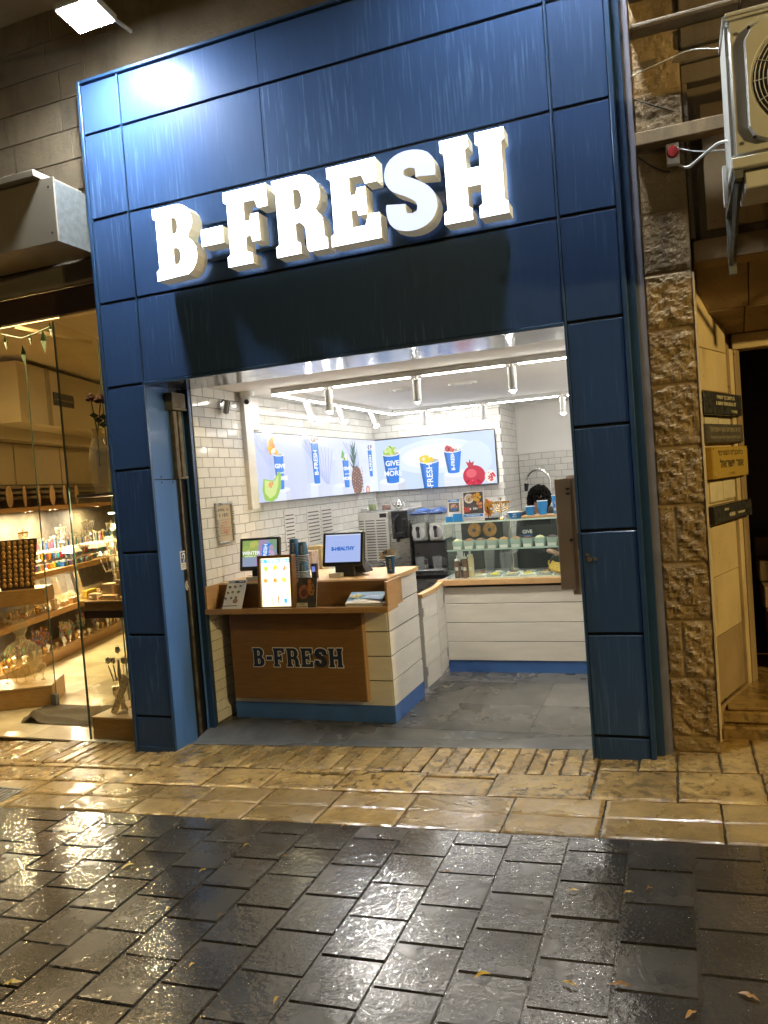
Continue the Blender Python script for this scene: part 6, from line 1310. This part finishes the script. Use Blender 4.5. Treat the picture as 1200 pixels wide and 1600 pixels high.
for i, (tt, w_, h, c, lb) in enumerate(((.7, .07, .12, 'pale_wood', 'small carved wooden box with a knob on the third shelf'), (.95, .1, .06, 'pale_wood', 'low light wooden box on the third shelf'), (1.15, .14, .07, 'oak', 'longer oak box on the third shelf'), (1.55, .3, .1, 'leaf_yellow', 'yellow decorated strip standing on the third shelf'), (1.95, .2, .03, 'silver', 'silver tray of small items at the far end of the third shelf'))): solo('wooden_box', box(tt, .03, .401, tt+w_, .09, .401+h, T=TW), c, lb, 'box', bevel=.004)
# painted metal trees on the deck: each tree one thing with foliage and trunk
tcol = [pm('paint_%d' % i, c, .5, var=.1) for i, c in enumerate([(.45, .06, .04), (.5, .35, .04), (.12, .35, .06), (.05, .15, .4), (.5, .2, .3), (.55, .5, .4), (.4, .16, .03), (.2, .4, .35)])]
for i in range(15):
    tt = .0+i*.2; h = R(.15, .3); q = S(tt, R(.08, .3), -.069); t = thing('metal_tree', 'painted metal tree with %s leaves, %s from the street on the lowest deck' % (['red', 'orange', 'green', 'blue', 'pink', 'cream', 'rust', 'teal'][i*3 % 8], ['first', 'second', 'third', 'fourth', 'fifth', 'sixth', 'seventh', 'eighth', 'ninth', 'tenth', 'eleventh', 'twelfth', 'thirteenth', 'fourteenth', 'last'][i]), 'ornament', tuple(q), 'painted metal trees on the lowest deck')
    part('tree_trunk', MB().tube([q, q+Vector((0, 0, h*.5))], lambda u: .012-.006*u, 6), tcol[(i+1) % 8], t)
    for c_ in range(4):
        mb = MB()
        for k in range(22):
            a, b = R(0, 2*PI), R(0, 1)**.5; c0 = q+DW*(b*.11*math.cos(a))+Vector((0, 0, h*.6+b*h*.42*math.sin(a)))+NW*R(-.02, .03); s_ = R(.008, .014); e = R(0, 3)
            mb.add([tuple(c0+DW*s_*math.cos(e+2*PI*j/6)+Vector((0, 0, s_*1.3*math.sin(e+2*PI*j/6)))+NW*R(-.004, .004)) for j in range(6)], [tuple(range(6))])
        part('foliage', mb, tcol[(i*3+c_*2+(c_ > 1)) % 8], t)
for i, (tt, c) in enumerate(((.25, 3), (.36, 0), (.47, 3))): solo('bottle_stand', MB().lathe([(.012, 0), (.012, .12), (.005, .15)], 8, Matrix.Translation(S(tt, .3, -.069))), pmc[c], 'narrow coloured bottle behind the metal trees', 'bottle', 'narrow bottles on the lowest deck')
for i in range(10): solo('flat_ornament', box(.3+i*.19, .01, -.069, .44+i*.19, .06, -.062, T=TW), 'pale_wood', 'flat wooden piece lying along the front edge of the lowest deck', 'ornament', 'flat wooden pieces on the lowest deck')
# hanging vine with sparkling leaves, top left
vn = thing('hanging_vine', 'artificial green vine hanging from the rail at the top of the shop window', 'vine', (-1.3, .5, 3.0)); pm('vine_green', (.02, .05, .01), .4)
vp = [(-1.6, .5, 3.12), (-1.4, .5, 3.06), (-1.2, .5, 3.0), (-1.05, .5, 3.02), (-.9, .5, 3.05)]; part('vine_stem', MB().tube(vp, .005), 'vine_green', vn)
for (x, z, s_) in ((-1.55, 3.0, .10), (-1.38, 2.98, .08), (-1.2, 2.85, .11), (-1.12, 2.98, .07), (-.98, 2.93, .12), (-.9, 3.02, .08), (-1.45, 3.07, .07)):
    mb = MB().add([(x, .5, z+s_*.9), (x+s_*.45, .48, z+s_*.3), (x+s_*.1, .5, z-s_*.7), (x-s_*.4, .52, z+s_*.25), (x+.0, .53, z+s_*.2)], [(0, 1, 4), (1, 2, 4), (2, 3, 4), (3, 0, 4)]); part('vine_leaf', mb, 'vine_green', vn)
rl = solo('ceiling_rail', MB().box(-2.6, .48, 3.10, -.8, .5, 3.13).box(-1.3, .5, 3.09, -1.27, 1.4, 3.12), 'yellow_wall', 'pale rail under the souvenir shop ceiling behind the glass', 'rail')
# glass panes of the window
def pane(p, q, z0, z1, label, edge=True):
    p, q = Vector(p), Vector(q); u = (q-p).normalized(); L_ = (q-p).length; n = Vector((u.y, -u.x)); T = Matrix(((u.x, -n.x, 0, p.x), (u.y, -n.y, 0, p.y), (0, 0, 1, 0), (0, 0, 0, 1)))
    t = thing('shop_window', label, 'window pane', (p.x, p.y, z0)); part('pane', box(0, 0, z0, L_, .008, z1, T=T), 'glass', t)
    for x in (0, L_): part('polished_edge', box(x-.004, -.001, z0, x+.004, .009, z1, T=T), pm('glass_edge', (.05, .08, .05), .2), t)
    return T
pane((-2.6, .50), (-1.70, 1.02), NZ+.005, 3.01, 'left shop window pane set at an angle beside the entrance')
pane((-.62, .235), (-.03, .225), NZ+.005, 3.01, 'right shop window pane between the entrance and the blue pillar')
pane((-.625, .245), (-.82, .95), NZ+.005, 3.01, 'side glass pane of the right display window beside the entrance')
solo('glass_clamp', box(-1.74, .99, NZ, -1.68, 1.03, NZ+.11), 'dark_steel', 'steel floor clamp at the foot of the left glass pane', 'clamp')
# right display window
rv = thing('display_plinth', 'wooden plinth of the right souvenir display window', 'plinth', (-.35, .45, NZ)); part('plinth_body', box(-.615, .26, NZ+.001, -.03, .80, -.035), 'shelf_wood', rv, .003); part('plinth_top', box(-.617, .255, -.034, -.03, .80, -.02), 'pale_wood', rv, .003)
ws = thing('window_shelf', 'thick wooden shelf in the right display window holding a wooden model', 'shelf', (-.35, .45, .72)); part('shelf_board', box(-.60, .27, .745, -.03, .70, .865), 'shelf_wood', ws, .004); part('shelf_face', box(-.602, .262, .744, -.03, .269, .80), 'dark_wood', ws); part('shelf_top', box(-.602, .262, .8655, -.03, .70, .875), 'pale_wood', ws)
md = thing('wooden_temple_model', 'carved light wooden building model on the window shelf', 'model', (-.32, .4, .876))
for a in ((-.47, .33, -.38, .43, .12), (-.34, .35, -.22, .47, .22), (-.33, .32, -.24, .36, .15), (-.58, .30, -.50, .36, .05), (-.45, .28, -.30, .32, .04), (-.2, .3, -.1, .42, .09)): part('block', box(a[0], a[1], .876, a[2], a[3], .876+a[4]), 'pale_wood', md, .004)
for k in range(8): part('small_column', MB().cyl((-.335+.014*k, .315, .876), (-.335+.014*k, .315, .99), .004, n=8), 'pale_wood', md)
for k in range(5): part('battlement', box(-.338+.024*k, .346, 1.097, -.326+.024*k, .356, 1.115), 'pale_wood', md)
for i in range(5): solo('wooden_camel', MB().ball((-.56+.1*i, .3, .893), .018, 1.5, .8, .9), 'pale_wood', 'small carved wooden lump at the front edge of the window shelf', 'carving', 'carvings on the window shelf', smooth=True)
us = solo('upper_window_shelf', box(-.60, .30, 1.665, -.03, .62, 1.69), 'dark_wood', 'thin dark upper shelf in the right display window under the vase', 'shelf'); 
solo('shelf_lamp_bar', box(-.40, .40, 1.53, -.24, .48, 1.535), emat('bar_glow', (1, .9, .66), 900), 'small bright lamp in the right display window', 'lamp'); solo('lamp_wire', MB().cyl((-.32, .44, 1.5355), (-.32, .44, 1.664), .004), 'chrome', 'thin rod carrying the bright lamp in the display window', 'rod')
vs = thing('glass_vase', 'tall patterned glass vase on the upper window shelf', 'vase', (-.46, .42, 1.691)); T = Matrix.Translation((-.46, .42, 1.691))
part('vase_body', MB().lathe([(.045, 0), (.05, .02), (.075, .14), (.085, .24), (.07, .33), (.04, .42), (.035, .46), (.045, .5)], 20, T), 'crystal', vs, smooth=True)
for (x, z, lb, r_) in ((-.49, 2.42, 'dark red artificial rose in the vase, left one', .05), (-.40, 2.40, 'dark red artificial rose in the vase, right one', .06)):
    t = thing('artificial_rose', lb, 'flower', (-.46, .42, 2.0), 'roses in the glass vase'); part('rose_stem', MB().tube([(-.46, .42, 1.9), (-.455, .42, 2.15), (x, .42, z)], .005), 'vine_green', t)
    mb = MB()
    for k in range(9): a = k*2.4; mb.ball((x+r_*.5*math.cos(a)*k/9, .42+r_*.5*math.sin(a)*k/9, z+.03-.004*k), r_*.5, 1, 1, .8, 7)
    part('petals', mb, pm('rose_red', (.06, .004, .006), .7), t, smooth=True)
    for k in range(3): q = Vector((x-.03+.04*k, .42, z-.12-.04*k)); part('rose_leaf', MB().add([tuple(q), tuple(q+Vector((.05, -.01, .02))), tuple(q+Vector((.09, 0, -.01))), tuple(q+Vector((.04, .01, -.03)))], [(0, 1, 2, 3)]), 'vine_green', t)
# silver and crystal candelabra in the right window
def candel(x, y, z, h, w_, label, mat='crystal', n=2):
    t = thing('crystal_candelabrum', label, 'candelabrum', (x, y, z), 'crystal candelabra in the display window'); part('stem', MB().lathe([(.04, 0), (.035, .01), (.01, .03), (.016, h*.3), (.008, h*.4), (.014, h*.6), (.008, h*.8)], 12, Matrix.Translation((x, y, z))), mat, t, smooth=True)
    for k in range(-n, n+1):
        ex = x+w_*k/n; part('arm', MB().tube([(x, y, z+h*.55), (x+(ex-x)*.6, y, z+h*.48), (ex, y, z+h*(.72+.0*k))], .005), mat, t, smooth=True) if k else None
        part('bobeche', MB().lathe([(.008, 0), (.026, .022), (.02, .024), (.014, .05)], 10, Matrix.Translation((ex, y, z+h*(.74 if k else .9)))), mat, t, smooth=True)
candel(-.41, .37, -.019, .52, .10, 'tall crystal candelabrum with curved arms on the right window plinth', 'silver'); candel(-.42, .42, .876+.0, .42, .12, 'crystal candelabrum rising behind the wooden model', 'silver'); candel(-.36, .38, .876, .58, .07, 'tallest crystal candelabrum at the edge of the blue pillar', 'crystal')
t = thing('crystal_candlestick', 'short single crystal candlestick left on the window plinth', 'candlestick', (-.46, .45, -.019)); part('stick', MB().lathe([(.035, 0), (.03, .01), (.008, .04), (.008, .22), (.03, .27), (.012, .28)], 12, Matrix.Translation((-.46, .45, -.019))), 'silver', t, smooth=True)
t = thing('tilted_wall_plaque', 'narrow silver studded plaque leaning on the window plinth', 'plaque', (-.42, .36, -.019)); T = Matrix.Translation((-.47, .34, -.018)) @ Matrix.Rotation(.5, 4, 'Y'); pb_ = part('plaque_body', box(-.03, -.01, 0, .03, .0, .34, T=T), 'silver', t, .003)
for k in range(14): part('stud', MB().ball(tuple(T @ Vector((-.015+.03*(k % 2), -.012, .03+.042*(k//2)))), .009, 1, .6, 1, 7), 'crystal', t)
t = thing('arched_plastic_cover', 'clear arched acrylic stand behind the candelabra in the right window', 'acrylic stand', (-.6, 1.4, .0)); hull = []
for k in range(13): a = PI*k/12; hull.append((-.95+.24*-math.cos(a), .30+.24*math.sin(a)**.6))
V, F = outline_mesh([[(-1.22, .05), (-.66, .05), (-.69, .60), (-.74, .66), (-1.12, .66), (-1.17, .60)], [(-1.08, .1), (-.80, .1), (-.80, .33)]+[(-.94+.14*math.cos(a), .34+.13*math.sin(a)) for a in [PI*k/8 for k in range(9)]]+[(-1.08, .33)]]); part('acrylic_sheet', MB().add([(p.x+.0, 1.5, p.y) for p in V], F).add([(p.x, 1.52, p.y) for p in V], F), 'clear_plastic', t); part('foot', box(-1.22, 1.40, NZ, -.66, 1.62, .05), 'clear_plastic', t)
# door mat, crumpled
dm = MB(); nx, ny = 40, 22; V = []; F = []
for j in range(ny+1):
    for i in range(nx+1):
        u, v = i/nx, j/ny; x = -1.62+1.0*u+.22*v*(-1); y = .52+.52*v; h = .006+.05*max(0, noise.noise(Vector((u*3.1, v*4.2, 3.3))))**.7*min(1, 6*v)*(1.2-u*.3)+(.07*math.exp(-((u-.12)/.06)**2-((v-.1)/.22)**2)); V.append((x, y, NZ+.001+h))
for j in range(ny):
    for i in range(nx): a = j*(nx+1)+i; F.append((a, a+1, a+nx+2, a+nx+1))
dm.add(V, F); solo('door_mat', dm, pm('mat_grey', (.1, .08, .05), .95, bs=.5, bscale=200), 'rumpled dark grey door mat in the souvenir shop entrance', 'door mat', smooth=True)
# left display window
lv = thing('display_plinth', 'wooden plinth of the left souvenir display window', 'plinth', (-2.2, 1.0, NZ)); PT = Matrix(((.866, .5, 0, -2.6), (.5, -.866, 0, .50), (0, 0, 1, 0), (0, 0, 0, 1)))
AT = Matrix.Translation((-2.6, .50, 0)) @ Matrix.Rotation(math.atan2(.52, .9), 4, 'Z')
part('plinth_body', box(.02, .03, NZ+.002, 1.0, .5, -.02, T=AT), 'shelf_wood', lv, .003); part('plinth_top', box(.018, .025, -.019, 1.0, .5, -.006, T=AT), 'pale_wood', lv)
solo('left_window_shelf', box(.2, .05, .74, 1.0, .4, .885, T=AT), 'shelf_wood', 'thick wooden shelf in the left display window under the ball board', 'shelf', bevel=.003)
bb = thing('necklace_bust', 'dark display board covered with gilt round discs', 'jewellery display', tuple(AT @ Vector((.72, .12, .886)))); part('bust_board', MB().add([tuple(AT @ Vector(p)) for p in ((.62, .12, .886), (.90, .12, .886), (.90, .15, .886), (.62, .15, .886), (.50, .2, 1.34), (.94, .2, 1.34), (.94, .23, 1.34), (.50, .23, 1.34))], [(0, 3, 2, 1), (4, 5, 6, 7), (0, 1, 5, 4), (1, 2, 6, 5), (2, 3, 7, 6), (3, 0, 4, 7)]), 'dark_wood', bb)
for r in range(10):
    for c_ in range(7):
        z = .93+r*.042; q = AT @ Vector((.60+c_*.05, .118+.08*(z-.886)/.454-.004, z)); part('gilt_disc', MB().ball(tuple(q), .024 if (r+c_) % 3 else .019, 1, .5, 1, 8), 'gilt', bb, smooth=True)
dc = thing('crystal_decanter', 'large cut glass decanter with a stopper in the left display window', 'decanter', tuple(AT @ Vector((.72, .2, 0)))); q = AT @ Vector((.72, .2, -.005)); T = Matrix.Translation(q)
part('decanter_body', MB().lathe([(.06, 0), (.10, .04), (.17, .2), (.18, .3), (.12, .37), (.05, .41), (.045, .44)], 12, T), 'crystal', dc); part('stopper', MB().lathe([(.035, .44), (.04, .46), (.065, .5), (.07, .57), (.05, .6)], 10, T), 'crystal', dc)
for i in range(8): q = AT @ Vector((.3+i*.08, .3, -.005)); solo('crystal_goblet', MB().lathe([(.025, 0), (.005, .01), (.005, .07), (.03, .1), (.034, .15)], 12, Matrix.Translation(q)), 'crystal', 'small crystal goblet behind the decanter in the left window', 'goblet', 'goblets in the left window', smooth=True)
# added lamps, kept out of sight, that brighten the souvenir shop
pl_ = emat('added_lamp_glow', (1, .74, .38), NEIGHBOUR)
for (x, y, w_, h, lb) in ((-1.5, .42, 2.0, .12, 'long added lamp, unseen behind the fascia, brightening the souvenir shop'), (-.9, 5.4, .6, .4, 'flat added lamp, unseen, brightening the far end of the souvenir shop')):
    t = thing('added_lamp', lb, 'added lamp', (x, y, 3.2), 'added unseen lamps of the souvenir shop'); part('lamp_frame', box(x-w_/2-.015, y-h/2-.015, 3.225, x+w_/2+.015, y+h/2+.015, 3.249), 'white_plastic', t); part('diffuser', box(x-w_/2, y-h/2, 3.214, x+w_/2, y+h/2, 3.2245), pl_, t)

for i in range(9):
    x = -.57+i*.06; z0 = .876 if i % 2 else -.019; yy = .5+R(0, .15)
    solo('crystal_goblet', MB().lathe([(.022, 0), (.005, .01), (.006, .08), (.026, .11), (.03, .17)], 12, Matrix.Translation((x, yy, z0))), 'crystal' if i % 3 else 'silver', 'crystal goblet standing at the back of the right display window', 'goblet', 'goblets in the right window', smooth=True)
for i in range(24):
    q = S(-.9+i*.16, R(.3, .38), .401); solo('glass_bowl', MB().lathe([(.03, 0), (.05, .04), (.055, .09)], 12, Matrix.Translation(q)), 'crystal', 'clear glass bowl at the back of the third shelf', 'bowl', 'glass bowls on the third shelf', smooth=True)

for i in range(34):   # bright little glass and silver pieces filling the gaps between the metal trees
    q = S(-.9+i*.115, R(.02, .07), -.061); h = R(.05, .12)
    solo('glass_trinket', MB().lathe([(.02, 0), (.006, h*.2), (.02, h*.55), (.026, h*.8), (.01, h)], 9, Matrix.Translation(q)), random.choice(['crystal', 'silver', 'tray_white', 'gilt']), 'small glass or metal trinket at the front of the lowest deck', 'trinket', 'trinkets on the lowest deck', smooth=True)
